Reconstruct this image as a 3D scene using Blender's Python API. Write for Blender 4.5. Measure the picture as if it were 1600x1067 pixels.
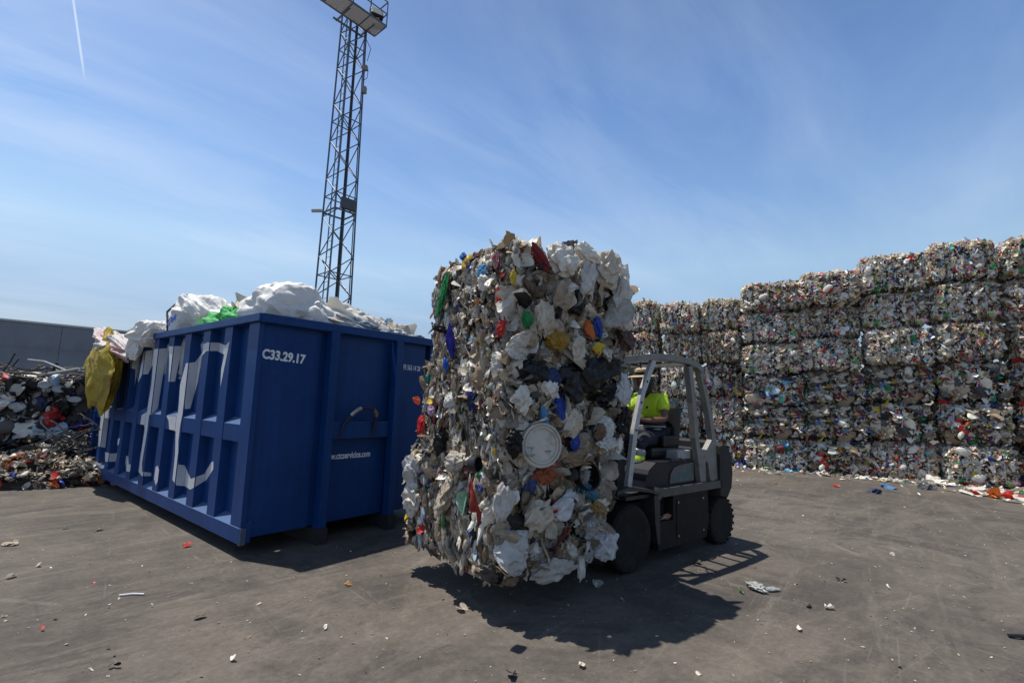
import bpy, bmesh, math, random
import numpy as np
from mathutils import Vector, Matrix
PI = math.pi
for o in list(bpy.data.objects): bpy.data.objects.remove(o)
SC = bpy.context.scene
COL = SC.collection

# ------------------------------------------------------------------ camera
PITCH, ROLL, FPX, EYE = .12298, .03132, 755.94, 1.6
_fw = np.array([0, math.cos(PITCH), math.sin(PITCH)])
_u0 = np.array([0, -math.sin(PITCH), math.cos(PITCH)]); _r0 = np.array([1., 0, 0])
_rt = math.cos(ROLL)*_r0 + math.sin(ROLL)*_u0
_up = -math.sin(ROLL)*_r0 + math.cos(ROLL)*_u0
CAMP = np.array([0, 0, EYE])
cd = bpy.data.cameras.new('camera'); cam = bpy.data.objects.new('camera', cd); COL.objects.link(cam)
cd.sensor_width = 36; cd.lens = FPX*36/1600; cd.clip_start = .05; cd.clip_end = 3000
cam.matrix_world = Matrix(((_rt[0], _up[0], -_fw[0], 0), (_rt[1], _up[1], -_fw[1], 0), (_rt[2], _up[2], -_fw[2], EYE), (0, 0, 0, 1)))
SC.camera = cam

# ------------------------------------------------------------------ world and sun
SUN = Vector((-.2825, .0921, .9519)).normalized()
w = bpy.data.worlds.new('World'); SC.world = w; w.use_nodes = True
nt = w.node_tree; nt.nodes.clear(); N = nt.nodes; L = nt.links
out = N.new('ShaderNodeOutputWorld'); bg = N.new('ShaderNodeBackground'); bg.inputs[1].default_value = .097
sky = N.new('ShaderNodeTexSky'); sky.sky_type = 'NISHITA'; sky.sun_disc = False
sky.sun_elevation = math.asin(SUN.z); sky.sun_rotation = math.atan2(SUN.x, SUN.y)
sky.altitude = 20; sky.air_density = 1.1; sky.dust_density = .9; sky.ozone_density = 3.2
tc = N.new('ShaderNodeTexCoord')
def wmath(op, a, b=None, c=None):
    n = N.new('ShaderNodeMath'); n.operation = op
    for i, v in enumerate((a, b, c)):
        if v is None: continue
        if isinstance(v, (int, float)): n.inputs[i].default_value = v
        else: L.new(v, n.inputs[i])
    return n.outputs[0]
def wdot(v):
    n = N.new('ShaderNodeVectorMath'); n.operation = 'DOT_PRODUCT'; L.new(tc.outputs['Generated'], n.inputs[0]); n.inputs[1].default_value = v
    return n.outputs['Value']
# thin cirrus: direction projected on a high layer, stretched noise
sep = N.new('ShaderNodeSeparateXYZ'); L.new(tc.outputs['Generated'], sep.inputs[0])
zc = wmath('MAXIMUM', sep.outputs[2], .06)
zc = wmath('ADD', zc, .12)
px_ = wmath('DIVIDE', sep.outputs[0], zc); py_ = wmath('DIVIDE', sep.outputs[1], zc)
cmb = N.new('ShaderNodeCombineXYZ'); L.new(px_, cmb.inputs[0]); L.new(py_, cmb.inputs[1])
mp0 = N.new('ShaderNodeMapping'); mp0.inputs['Rotation'].default_value = (0, 0, -.8); L.new(cmb.outputs[0], mp0.inputs[0])
mp = N.new('ShaderNodeMapping'); mp.inputs['Scale'].default_value = (.5, 1.6, 1)
L.new(mp0.outputs[0], mp.inputs[0])
nz = N.new('ShaderNodeTexNoise'); nz.inputs['Scale'].default_value = 1.5; nz.inputs['Detail'].default_value = 8; nz.inputs['Roughness'].default_value = .6; nz.inputs['Distortion'].default_value = .5
L.new(mp.outputs[0], nz.inputs['Vector'])
nz2 = N.new('ShaderNodeTexNoise'); nz2.inputs['Scale'].default_value = .55; nz2.inputs['Detail'].default_value = 3
L.new(cmb.outputs[0], nz2.inputs['Vector'])
cr = N.new('ShaderNodeMapRange'); cr.inputs['From Min'].default_value = .38; cr.inputs['From Max'].default_value = .70; L.new(nz.outputs['Fac'], cr.inputs['Value'])
cr2 = N.new('ShaderNodeMapRange'); cr2.inputs['From Min'].default_value = .3; cr2.inputs['From Max'].default_value = .7; L.new(nz2.outputs['Fac'], cr2.inputs['Value'])
cl = wmath('MULTIPLY', cr.outputs[0], cr2.outputs[0])
leftness = N.new('ShaderNodeMapRange'); L.new(sep.outputs[0], leftness.inputs['Value'])
leftness.inputs['From Min'].default_value = .6; leftness.inputs['From Max'].default_value = -.6; leftness.inputs['To Min'].default_value = .32; leftness.inputs['To Max'].default_value = .72
cl = wmath('MULTIPLY', cl, leftness.outputs[0])
def pxdir(x, y):
    d = _fw + _rt*(x-800)/FPX - _up*(y-533.5)/FPX
    return d/np.linalg.norm(d)
# the contrail: a great-circle streak
d1, d2 = pxdir(110, -30), pxdir(136, 150)
cn = np.cross(d1, d2); cn /= np.linalg.norm(cn); cm = pxdir(117, 20)
dist = wmath('ABSOLUTE', wdot(tuple(cn)))
mr = N.new('ShaderNodeMapRange'); mr.inputs['From Min'].default_value = .0006; mr.inputs['From Max'].default_value = .0021; mr.inputs['To Min'].default_value = 1; mr.inputs['To Max'].default_value = 0; L.new(dist, mr.inputs['Value'])
tang = np.cross(cn, d2); along = wdot(tuple(tang))     # 0 at the contrail's head
sgn = 1 if float(tang@d1) > 0 else -1
al = N.new('ShaderNodeMapRange'); L.new(wmath('MULTIPLY', along, sgn), al.inputs['Value'])
al.inputs['From Min'].default_value = 0; al.inputs['From Max'].default_value = .05
trail = wmath('MULTIPLY', mr.outputs[0], al.outputs[0])
trail = wmath('MULTIPLY', trail, .8)
cover = wmath('MAXIMUM', cl, trail)
hs = N.new('ShaderNodeHueSaturation'); L.new(sky.outputs[0], hs.inputs['Color']); hs.inputs['Saturation'].default_value = 1.0; hs.inputs['Value'].default_value = 1.0
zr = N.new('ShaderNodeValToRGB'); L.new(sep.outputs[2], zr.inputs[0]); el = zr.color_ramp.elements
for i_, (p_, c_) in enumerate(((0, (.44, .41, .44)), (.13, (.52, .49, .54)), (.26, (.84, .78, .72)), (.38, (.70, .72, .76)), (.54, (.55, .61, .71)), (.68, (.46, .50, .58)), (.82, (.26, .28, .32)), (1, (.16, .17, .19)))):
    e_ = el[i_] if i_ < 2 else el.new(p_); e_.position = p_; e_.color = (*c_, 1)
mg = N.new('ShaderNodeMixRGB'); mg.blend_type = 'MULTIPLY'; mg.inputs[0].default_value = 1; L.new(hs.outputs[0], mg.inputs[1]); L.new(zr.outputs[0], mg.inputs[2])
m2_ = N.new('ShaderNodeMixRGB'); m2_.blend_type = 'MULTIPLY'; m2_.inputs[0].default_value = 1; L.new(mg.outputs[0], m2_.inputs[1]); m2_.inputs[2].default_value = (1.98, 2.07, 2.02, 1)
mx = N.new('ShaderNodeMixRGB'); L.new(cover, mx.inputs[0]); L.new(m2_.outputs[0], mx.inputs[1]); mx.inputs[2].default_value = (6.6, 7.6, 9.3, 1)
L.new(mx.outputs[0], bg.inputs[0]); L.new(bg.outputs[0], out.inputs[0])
sl = bpy.data.lights.new('sun', 'SUN'); sl.energy = 4.9; sl.angle = math.radians(.53); sl.color = (1, .94, .85)
so = bpy.data.objects.new('sun', sl); COL.objects.link(so); so.rotation_euler = SUN.to_track_quat('Z', 'Y').to_euler(); so.location = (-10, 5, 30)
SC.view_settings.view_transform = 'Standard'; SC.view_settings.look = 'None'; SC.view_settings.exposure = .16; SC.view_settings.gamma = 1

# ------------------------------------------------------------------ helpers
def ground_at(x, y, z=0.):
    d = _fw + _rt*(x-800)/FPX - _up*(y-533.5)/FPX
    return CAMP + d*((z-EYE)/d[2])
def on_plane(x, y, O, u, v, n):
    d = _fw + _rt*(x-800)/FPX - _up*(y-533.5)/FPX
    X = CAMP + d*(((O-CAMP)@n)/(d@n)) - O
    return float(X@u), float(X@v)
def tag(o, label=None, cat=None, group=None, kind=None):
    if label: o['label'] = label
    if cat: o['category'] = cat
    if group: o['group'] = group
    if kind: o['kind'] = kind
    return o
def empty(name, loc=(0, 0, 0), rz=0, parent=None):
    o = bpy.data.objects.new(name, None); COL.objects.link(o); o.location = loc; o.rotation_euler = (0, 0, rz)
    o.empty_display_size = .2
    if parent: o.parent = parent
    return o
class MB:
    def __init__(s): s.v = []; s.f = []; s.sm = []
    def add(s, vs, fs, smooth=False):
        k = len(s.v); s.v += [tuple(map(float, p)) for p in vs]; s.f += [tuple(i+k for i in f) for f in fs]; s.sm += [smooth]*len(fs); return s
    def box(s, a, b, M=None, bev=0):
        x0, x1 = sorted((a[0], b[0])); y0, y1 = sorted((a[1], b[1])); z0, z1 = sorted((a[2], b[2]))
        if bev:
            bm = bmesh.new(); bmesh.ops.create_cube(bm, size=1)
            for q in bm.verts: q.co = Vector(((x0+x1)/2+q.co.x*(x1-x0), (y0+y1)/2+q.co.y*(y1-y0), (z0+z1)/2+q.co.z*(z1-z0)))
            bmesh.ops.bevel(bm, geom=bm.edges[:], offset=bev, segments=2, affect='EDGES', profile=.6)
            vs = [(M @ q.co if M else q.co)[:] for q in bm.verts]; bm.verts.index_update()
            fs = [tuple(q.index for q in f.verts) for f in bm.faces]; bm.free(); return s.add(vs, fs)
        vs = [(x, y, z) for z in (z0, z1) for y in (y0, y1) for x in (x0, x1)]
        if M: vs = [(M @ Vector(q))[:] for q in vs]
        return s.add(vs, [(0, 2, 3, 1), (4, 5, 7, 6), (0, 1, 5, 4), (2, 6, 7, 3), (0, 4, 6, 2), (1, 3, 7, 5)])
    def prism(s, poly, axis, a, b, M=None):
        n = len(poly)
        def P(p, t):
            q = {0: (t, p[0], p[1]), 1: (p[0], t, p[1]), 2: (p[0], p[1], t)}[axis]
            return (M @ Vector(q))[:] if M else q
        vs = [P(p, a) for p in poly]+[P(p, b) for p in poly]
        return s.add(vs, [tuple(range(n-1, -1, -1)), tuple(range(n, 2*n))]+[(i, (i+1) % n, (i+1) % n+n, i+n) for i in range(n)])
    def tube(s, pts, r, n=8, caps=True, closed=False):
        pts = [Vector(p) for p in pts]; m = len(pts); rs = r if isinstance(r, (list, tuple)) else [r]*m
        rings = []; prev = None
        for i, p in enumerate(pts):
            if closed: t = pts[(i+1) % m]-pts[i-1]
            else: t = (pts[min(i+1, m-1)]-pts[max(i-1, 0)])
            t.normalize()
            if prev is None: a = t.orthogonal().normalized()
            else:
                a = prev - t*prev.dot(t)
                a = a.normalized() if a.length > 1e-6 else t.orthogonal().normalized()
            prev = a; b = t.cross(a)
            rings.append([p+(a*math.cos(2*PI*k/n)+b*math.sin(2*PI*k/n))*rs[i] for k in range(n)])
        vs = [q[:] for R_ in rings for q in R_]; fs = []
        for i in range(m if closed else m-1):
            j = (i+1) % m
            for k in range(n): fs.append((i*n+k, i*n+(k+1) % n, j*n+(k+1) % n, j*n+k))
        if caps and not closed: fs += [tuple(range(n-1, -1, -1)), tuple((m-1)*n+k for k in range(n))]
        return s.add(vs, fs, n > 5)
    def lathe(s, prof, n=24, M=None):   # profile (r, z)
        vs = []; fs = []
        for r, z in prof:
            for k in range(n):
                q = Vector((r*math.cos(2*PI*k/n), r*math.sin(2*PI*k/n), z)); vs.append((M @ q)[:] if M else q[:])
        for i in range(len(prof)-1):
            for k in range(n): fs.append((i*n+k, i*n+(k+1) % n, (i+1)*n+(k+1) % n, (i+1)*n+k))
        fs.append(tuple(range(n-1, -1, -1))); fs.append(tuple((len(prof)-1)*n+k for k in range(n)))
        return s.add(vs, fs, True)
    def build(s, name, mat, parent=None, loc=None, rz=0, smooth_angle=None):
        me = bpy.data.meshes.new(name); me.from_pydata(s.v, [], s.f)
        me.polygons.foreach_set('use_smooth', s.sm); me.update()
        bm = bmesh.new(); bm.from_mesh(me); bmesh.ops.recalc_face_normals(bm, faces=bm.faces); bm.to_mesh(me); bm.free()
        if any(s.sm): me.set_sharp_from_angle(angle=math.radians(38))
        me.materials.append(mat)
        o = bpy.data.objects.new(name, me); COL.objects.link(o)
        if parent: o.parent = parent
        if loc is not None: o.location = loc
        if rz: o.rotation_euler = (0, 0, rz)
        return o

# ------------------------------------------------------------------ materials
def mat(name, base, rough=.6, metal=0, spec=.5, noise=None, bump=None, dirt=None, attr=False, transl=0, coat=0, rust=None):
    """noise=(scale, amount) varies value; dirt=(color, scale, lo, hi) mixes a second tone; bump=(scale, strength, dist)"""
    m = bpy.data.materials.new(name); m.use_nodes = True; t = m.node_tree; n = t.nodes; l = t.links
    b = n['Principled BSDF']; b.inputs['Roughness'].default_value = rough; b.inputs['Metallic'].default_value = metal
    b.inputs['Specular IOR Level'].default_value = spec
    if coat: b.inputs['Coat Weight'].default_value = coat
    co = n.new('ShaderNodeTexCoord').outputs['Object']
    if attr:
        a = n.new('ShaderNodeAttribute'); a.attribute_name = 'Col'; c = a.outputs['Color']
    else:
        r = n.new('ShaderNodeRGB'); r.outputs[0].default_value = (*base, 1); c = r.outputs[0]
    if noise:
        z = n.new('ShaderNodeTexNoise'); z.inputs['Scale'].default_value = noise[0]; z.inputs['Detail'].default_value = 6; z.inputs['Roughness'].default_value = .65; l.new(co, z.inputs['Vector'])
        q = n.new('ShaderNodeMapRange'); l.new(z.outputs['Fac'], q.inputs['Value']); q.inputs['From Min'].default_value = .3; q.inputs['From Max'].default_value = .7
        q.inputs['To Min'].default_value = 1-noise[1]; q.inputs['To Max'].default_value = 1+noise[1]
        h = n.new('ShaderNodeHueSaturation'); l.new(c, h.inputs['Color']); l.new(q.outputs[0], h.inputs['Value']); c = h.outputs[0]
    if dirt:
        z = n.new('ShaderNodeTexNoise'); z.inputs['Scale'].default_value = dirt[1]; z.inputs['Detail'].default_value = 9; z.inputs['Roughness'].default_value = .72; l.new(co, z.inputs['Vector'])
        q = n.new('ShaderNodeMapRange'); l.new(z.outputs['Fac'], q.inputs['Value']); q.inputs['From Min'].default_value = dirt[2]; q.inputs['From Max'].default_value = dirt[3]
        x = n.new('ShaderNodeMixRGB'); x.blend_type = 'MULTIPLY' if attr else 'MIX'; l.new(q.outputs[0], x.inputs[0]); l.new(c, x.inputs[1]); x.inputs[2].default_value = (.58, .46, .33, 1) if attr else (*dirt[0], 1); c = x.outputs[0]
    if rust:
        z = n.new('ShaderNodeTexNoise'); z.inputs['Scale'].default_value = rust[0]; z.inputs['Detail'].default_value = 10; z.inputs['Roughness'].default_value = .8; l.new(co, z.inputs['Vector'])
        q = n.new('ShaderNodeMapRange'); l.new(z.outputs['Fac'], q.inputs['Value']); q.inputs['From Min'].default_value = rust[1]; q.inputs['From Max'].default_value = rust[1]+.03
        x = n.new('ShaderNodeMixRGB'); l.new(q.outputs[0], x.inputs[0]); l.new(c, x.inputs[1]); x.inputs[2].default_value = (*rust[2], 1); c = x.outputs[0]
        m_ = n.new('ShaderNodeMapping'); m_.inputs['Scale'].default_value = (9, 9, .5); l.new(co, m_.inputs[0])
        z = n.new('ShaderNodeTexNoise'); z.inputs['Scale'].default_value = 2; z.inputs['Detail'].default_value = 5; l.new(m_.outputs[0], z.inputs['Vector'])
        q = n.new('ShaderNodeMapRange'); l.new(z.outputs['Fac'], q.inputs['Value']); q.inputs['From Min'].default_value = .4; q.inputs['From Max'].default_value = .7; q.inputs['To Min'].default_value = .94; q.inputs['To Max'].default_value = 1.10
        h = n.new('ShaderNodeHueSaturation'); l.new(c, h.inputs['Color']); l.new(q.outputs[0], h.inputs['Value']); c = h.outputs[0]
        # ledges that face up go paler: dust, with their sunlit brightness painted in
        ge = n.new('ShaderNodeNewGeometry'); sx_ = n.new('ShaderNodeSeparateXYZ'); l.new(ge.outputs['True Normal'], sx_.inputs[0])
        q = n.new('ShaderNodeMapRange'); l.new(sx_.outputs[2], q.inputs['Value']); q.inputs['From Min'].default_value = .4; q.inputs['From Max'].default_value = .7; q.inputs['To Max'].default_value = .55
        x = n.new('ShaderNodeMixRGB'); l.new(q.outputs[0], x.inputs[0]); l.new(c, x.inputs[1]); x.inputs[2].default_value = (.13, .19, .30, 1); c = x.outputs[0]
    l.new(c, b.inputs['Base Color'])
    if bump and bump[0] < 0:
        z = n.new('ShaderNodeTexNoise'); z.noise_type = 'RIDGED_MULTIFRACTAL'; z.inputs['Scale'].default_value = -bump[0]; z.inputs['Detail'].default_value = 7; z.inputs['Distortion'].default_value = .6; l.new(co, z.inputs['Vector'])
        bu = n.new('ShaderNodeBump'); bu.inputs['Strength'].default_value = bump[1]; bu.inputs['Distance'].default_value = bump[2]; l.new(z.outputs['Fac'], bu.inputs['Height']); l.new(bu.outputs[0], b.inputs['Normal'])
    elif bump:
        z = n.new('ShaderNodeTexNoise'); z.inputs['Scale'].default_value = bump[0]; z.inputs['Detail'].default_value = 5; l.new(co, z.inputs['Vector'])
        bu = n.new('ShaderNodeBump'); bu.inputs['Strength'].default_value = bump[1]; bu.inputs['Distance'].default_value = bump[2]; l.new(z.outputs['Fac'], bu.inputs['Height']); l.new(bu.outputs[0], b.inputs['Normal'])
    if transl:
        tr = n.new('ShaderNodeBsdfTranslucent'); l.new(c, tr.inputs['Color']); ms = n.new('ShaderNodeMixShader'); ms.inputs[0].default_value = transl
        l.new(b.outputs[0], ms.inputs[1]); l.new(tr.outputs[0], ms.inputs[2]); l.new(ms.outputs[0], n['Material Output'].inputs[0])
    return m
M_trash = mat('plastic_waste', (1, 1, 1), .42, attr=True, noise=(9, .22), dirt=((.18, .135, .095), 7, .48, .85), bump=(-17, .9, .012), transl=.22)
M_trash_far = mat('plastic_waste_distant', (1, 1, 1), .5, attr=True, noise=(5, .2), dirt=((.26, .21, .16), 5, .56, .95), bump=(-9, .3, .012), transl=.26)
M_film = mat('sack_film', (1, 1, 1), .6, attr=True, noise=(3, .08), bump=(-7, .8, .03), transl=.2)
M_bag = mat('dirty_film', (1, 1, 1), .42, spec=.3, attr=True, noise=(7, .2), dirt=((.25, .19, .13), 9, .46, .82), bump=(-11, .9, .02), transl=.15)
M_wire = mat('wire', (.10, .075, .06), .5, .7)
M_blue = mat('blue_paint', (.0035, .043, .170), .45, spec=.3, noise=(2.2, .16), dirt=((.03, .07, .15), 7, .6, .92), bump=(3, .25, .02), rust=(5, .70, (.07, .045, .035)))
M_white = mat('white_paint', (.62, .62, .64), .55, noise=(6, .1), dirt=((.25, .27, .32), 12, .55, .8))
M_text = mat('white_lettering', (.80, .82, .85), .6, noise=(30, .12))
M_galv = mat('galvanised_steel', (.12, .14, .17), .5, .6, noise=(3, .2))
M_dark = mat('dark_steel', (.035, .037, .04), .55, .3, noise=(8, .3))
M_black = mat('black_plastic', (.008, .008, .009), .45, noise=(6, .3), dirt=((.025, .022, .02), 5, .55, .9))
M_tyre = mat('tyre_rubber', (.011, .0105, .010), .85, spec=.3, noise=(12, .3), dirt=((.035, .03, .026), 6, .5, .95), bump=(60, .4, .01))
M_frame = mat('pale_grey_paint', (.19, .18, .165), .5, noise=(9, .15), dirt=((.10, .09, .08), 11, .52, .72))
M_navy = mat('dark_blue_cover', (.008, .010, .016), .5, spec=.3, noise=(4, .2), dirt=((.02, .02, .02), 4, .5, .9))
M_greyb = mat('grey_body_paint', (.013, .013, .0125), .7, spec=.2, noise=(5, .25), dirt=((.025, .022, .02), 8, .45, .75))
M_worn = mat('worn_steel', (.5, .48, .45), .35, .9, noise=(20, .2))

def trash_mesh_obj(name, V, F, C, m, parent=None, smooth=None, loc=None):
    """V (n,3), F (list of (k,4)/(k,3) arrays), C (n,3) vertex colours"""
    me = bpy.data.meshes.new(name)
    me.vertices.add(len(V)); me.vertices.foreach_set('co', V.astype(np.float32).ravel())
    tot = sum(f.size for f in F); me.loops.add(tot); me.loops.foreach_set('vertex_index', np.concatenate([f.ravel() for f in F]).astype(np.int32))
    cnt = np.concatenate([np.full(len(f), f.shape[1]) for f in F]); st = np.concatenate([[0], np.cumsum(cnt)[:-1]])
    me.polygons.add(len(cnt)); me.polygons.foreach_set('loop_start', st.astype(np.int32)); me.polygons.foreach_set('loop_total', cnt.astype(np.int32))
    if smooth is not None: me.polygons.foreach_set('use_smooth', smooth.astype(bool))
    me.update(calc_edges=True)
    ca = me.color_attributes.new('Col', 'FLOAT_COLOR', 'POINT')
    ca.data.foreach_set('color', np.concatenate([C, np.ones((len(C), 1))], 1).astype(np.float32).ravel())
    me.materials.append(m)
    o = bpy.data.objects.new(name, me); COL.objects.link(o)
    if parent: o.parent = parent
    if loc is not None: o.location = loc
    return o

PAL = dict(white=(.75, .72, .65), offwhite=(.61, .55, .45), grey=(.25, .23, .20), lgrey=(.45, .425, .38), clear=(.38, .32, .245), beige=(.47, .38, .27), tan=(.27, .195, .125), brown=(.12, .075, .045), dgrey=(.085, .08, .075), black=(.008, .008, .009),
           blue=(.02, .06, .36), sky=(.09, .32, .58), navy=(.02, .03, .10), red=(.50, .025, .02), dred=(.22, .02, .02), green=(.02, .22, .07), lime=(.28, .48, .06), teal=(.03, .30, .27), yellow=(.60, .42, .03), orange=(.60, .14, .02), pink=(.60, .14, .30), purple=(.14, .05, .28), mint=(.30, .55, .45), lblue=(.42, .55, .66))
W_NEAR = dict(white=15, offwhite=21, grey=9, lgrey=9, clear=18, beige=16, tan=11, brown=8, dgrey=6, black=8, blue=1.3, sky=1.1, navy=1, red=1.7, dred=1.4, green=1, lime=.2, teal=.4, yellow=.7, orange=.8, pink=.4, purple=.4, lblue=1)
W_FAR = dict(white=44, offwhite=38, grey=8, lgrey=20, clear=12, beige=22, tan=12, brown=8, dgrey=4, black=4, blue=2.6, sky=2.6, navy=1.5, red=3.2, dred=2.2, green=1.6, lime=.5, teal=1.2, yellow=1.6, orange=2, pink=1.2, purple=.6, mint=.4, lblue=2.5)
W_RIGID = dict(white=22, offwhite=17, grey=8, lgrey=12, clear=7, beige=11, tan=9, brown=11, dgrey=9, black=12, blue=3.4, sky=2.6, navy=2.6, red=3.6, dred=4.4, green=2, lime=.6, teal=1.4, yellow=2, orange=2.6, pink=1, purple=1, mint=1, lblue=4)
def pick_cols(rng, n, W):
    ks = list(W); p = np.array([W[k] for k in ks], float); p /= p.sum()
    c = np.array([PAL[k] for k in ks])[rng.choice(len(ks), n, p=p)]
    return np.clip(c*rng.uniform(.72, 1.22, (n, 1)), 0, .85)
def basis(rng, nrm, tilt, vert, n):
    nn = nrm + rng.normal(0, 1, (n, 3))*np.asarray(tilt).reshape(-1, 1); nn /= np.linalg.norm(nn, axis=1, keepdims=True)
    t = rng.normal(0, 1, (n, 3)) + np.array([0, 0, 1.])*np.asarray(vert).reshape(-1, 1)
    t -= nn*(t*nn).sum(1, keepdims=True); t /= np.linalg.norm(t, axis=1, keepdims=True)
    return nn, t, np.cross(nn, t)
def scraps(rng, pos, nrm, w, h, cols, m=5, slope=.8, tilt=.5, vert=0., folds=4):
    """crumpled sheets: h runs along the (optionally vertical) tangent"""
    n = len(pos); g = np.linspace(-.5, .5, m); X, Y = np.meshgrid(g, g, indexing='ij'); X = X.ravel(); Y = Y.ravel()
    x = X[None]+rng.uniform(-.5, .5, (n, m*m))*.55/(m-1); y = Y[None]+rng.uniform(-.5, .5, (n, m*m))*.55/(m-1)
    sh = 1-rng.uniform(.15, .8, (n, 1))*np.clip((x*x+y*y)*2-.22, 0, 1)          # rounded or square corners
    x = x*sh*(1+rng.uniform(-.5, .5, (n, 1))*y); y = y*sh
    z = np.zeros((n, m*m))
    for j in range(folds):
        th = rng.uniform(0, PI, (n, 1)); c = rng.uniform(-.45, .45, (n, 1)); a = rng.uniform(-1, 1, (n, 1))*slope
        z += a*np.abs(np.cos(th)*x+np.sin(th)*y-c)
    z += rng.normal(0, .05*slope, (n, m*m)); z -= z.mean(1, keepdims=True)
    nn, t, b = basis(rng, nrm, tilt, vert, n); s = np.minimum(w, h)[:, None]
    V = pos[:, None]+(x*w[:, None])[..., None]*b[:, None]+(y*h[:, None])[..., None]*t[:, None]+(z*s)[..., None]*nn[:, None]
    q = np.array([[i*m+j, (i+1)*m+j, (i+1)*m+j+1, i*m+j+1] for i in range(m-1) for j in range(m-1)])
    tri = np.concatenate([q[:, [0, 1, 2]], q[:, [0, 2, 3]]])
    F = (tri[None]+(np.arange(n)*m*m)[:, None, None]).reshape(-1, 3)
    cv = np.repeat(cols, m*m, 0); return V.reshape(-1, 3), F, np.clip(cv*rng.uniform(.86, 1.12, (len(cv), 1)), 0, .88)
_ico = {}
def ico(k):
    if k not in _ico:
        bm = bmesh.new(); bmesh.ops.create_icosphere(bm, subdivisions=k, radius=1)
        bm.verts.index_update(); _ico[k] = (np.array([v.co[:] for v in bm.verts]), np.array([[v.index for v in f.verts] for f in bm.faces])); bm.free()
    return _ico[k]
def puffs(rng, pos, nrm, w, h, d, cols, k=3, tilt=.4, vert=0., crease=.32):
    """crushed bags, tubs and bottles: creased, flattened closed shapes"""
    v, f = ico(k); n = len(pos); r = np.ones((n, len(v)))
    for j in range(11):
        kv = rng.normal(0, 1, (n, 3)); kv /= np.linalg.norm(kv, axis=1, keepdims=True); fr = rng.uniform(1., 2.6, (n, 1)) if j < 4 else rng.uniform(3, 8, (n, 1)); ph = rng.uniform(0, 6.28, (n, 1))
        q_ = np.abs(np.sin(fr*np.einsum('nk,vk->nv', kv, v)+ph)); sg_ = 1 if j in (0, 5) else -1
        r += crease*(.55 if j < 4 else .34)*sg_*(q_**(1 if sg_ > 0 else .8)-.66)
    r = np.clip(r, .3, 1.5)
    nn, t, b = basis(rng, nrm, tilt, vert, n); P = v[None]*r[..., None]
    V = pos[:, None]+P[..., 0:1]*(w/2)[:, None, None]*b[:, None]+P[..., 1:2]*(h/2)[:, None, None]*t[:, None]+P[..., 2:3]*(d/2)[:, None, None]*nn[:, None]
    F = (f[None]+(np.arange(n)*len(v))[:, None, None]).reshape(-1, 3)
    return V.reshape(-1, 3), F, np.repeat(cols, len(v), 0)
def merge(parts):
    V = []; F = []; C = []; S = []; k = 0
    for v, f, c, s in parts:
        V.append(v); F.append(f+k); C.append(c); S.append(np.full(len(f), s)); k += len(v)
    return np.concatenate(V), F, np.concatenate(C), np.concatenate(S)
def lump(p, rng_seed, amp):
    r = np.random.default_rng(rng_seed); o = np.zeros(len(p))
    for j in range(6):
        kv = r.normal(0, 1, 3)*5; o += np.sin(p@kv+r.uniform(0, 6))
    return o*amp/2.4
def box_surface(rng, n, hs, rr, faces=None):
    """points on a rounded box centred on 0; returns pos, normal"""
    A = [(0, 1), (0, -1), (1, 1), (1, -1), (2, 1), (2, -1)]
    if faces is None: faces = A
    ar = np.array([hs[(a+1) % 3]*hs[(a+2) % 3]*(1 if not (a == 2 and s < 0) else .35) for a, s in faces]); ar = ar/ar.sum()
    idx = rng.choice(len(faces), n, p=ar); p = rng.uniform(-1, 1, (n, 3))*hs
    for i, (a, s) in enumerate(faces): p[idx == i, a] = s*hs[a]
    c = np.clip(p, -(hs-rr), hs-rr); d = p-c; nn = d/np.linalg.norm(d, axis=1, keepdims=True)
    return c+nn*rr, nn
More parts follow.
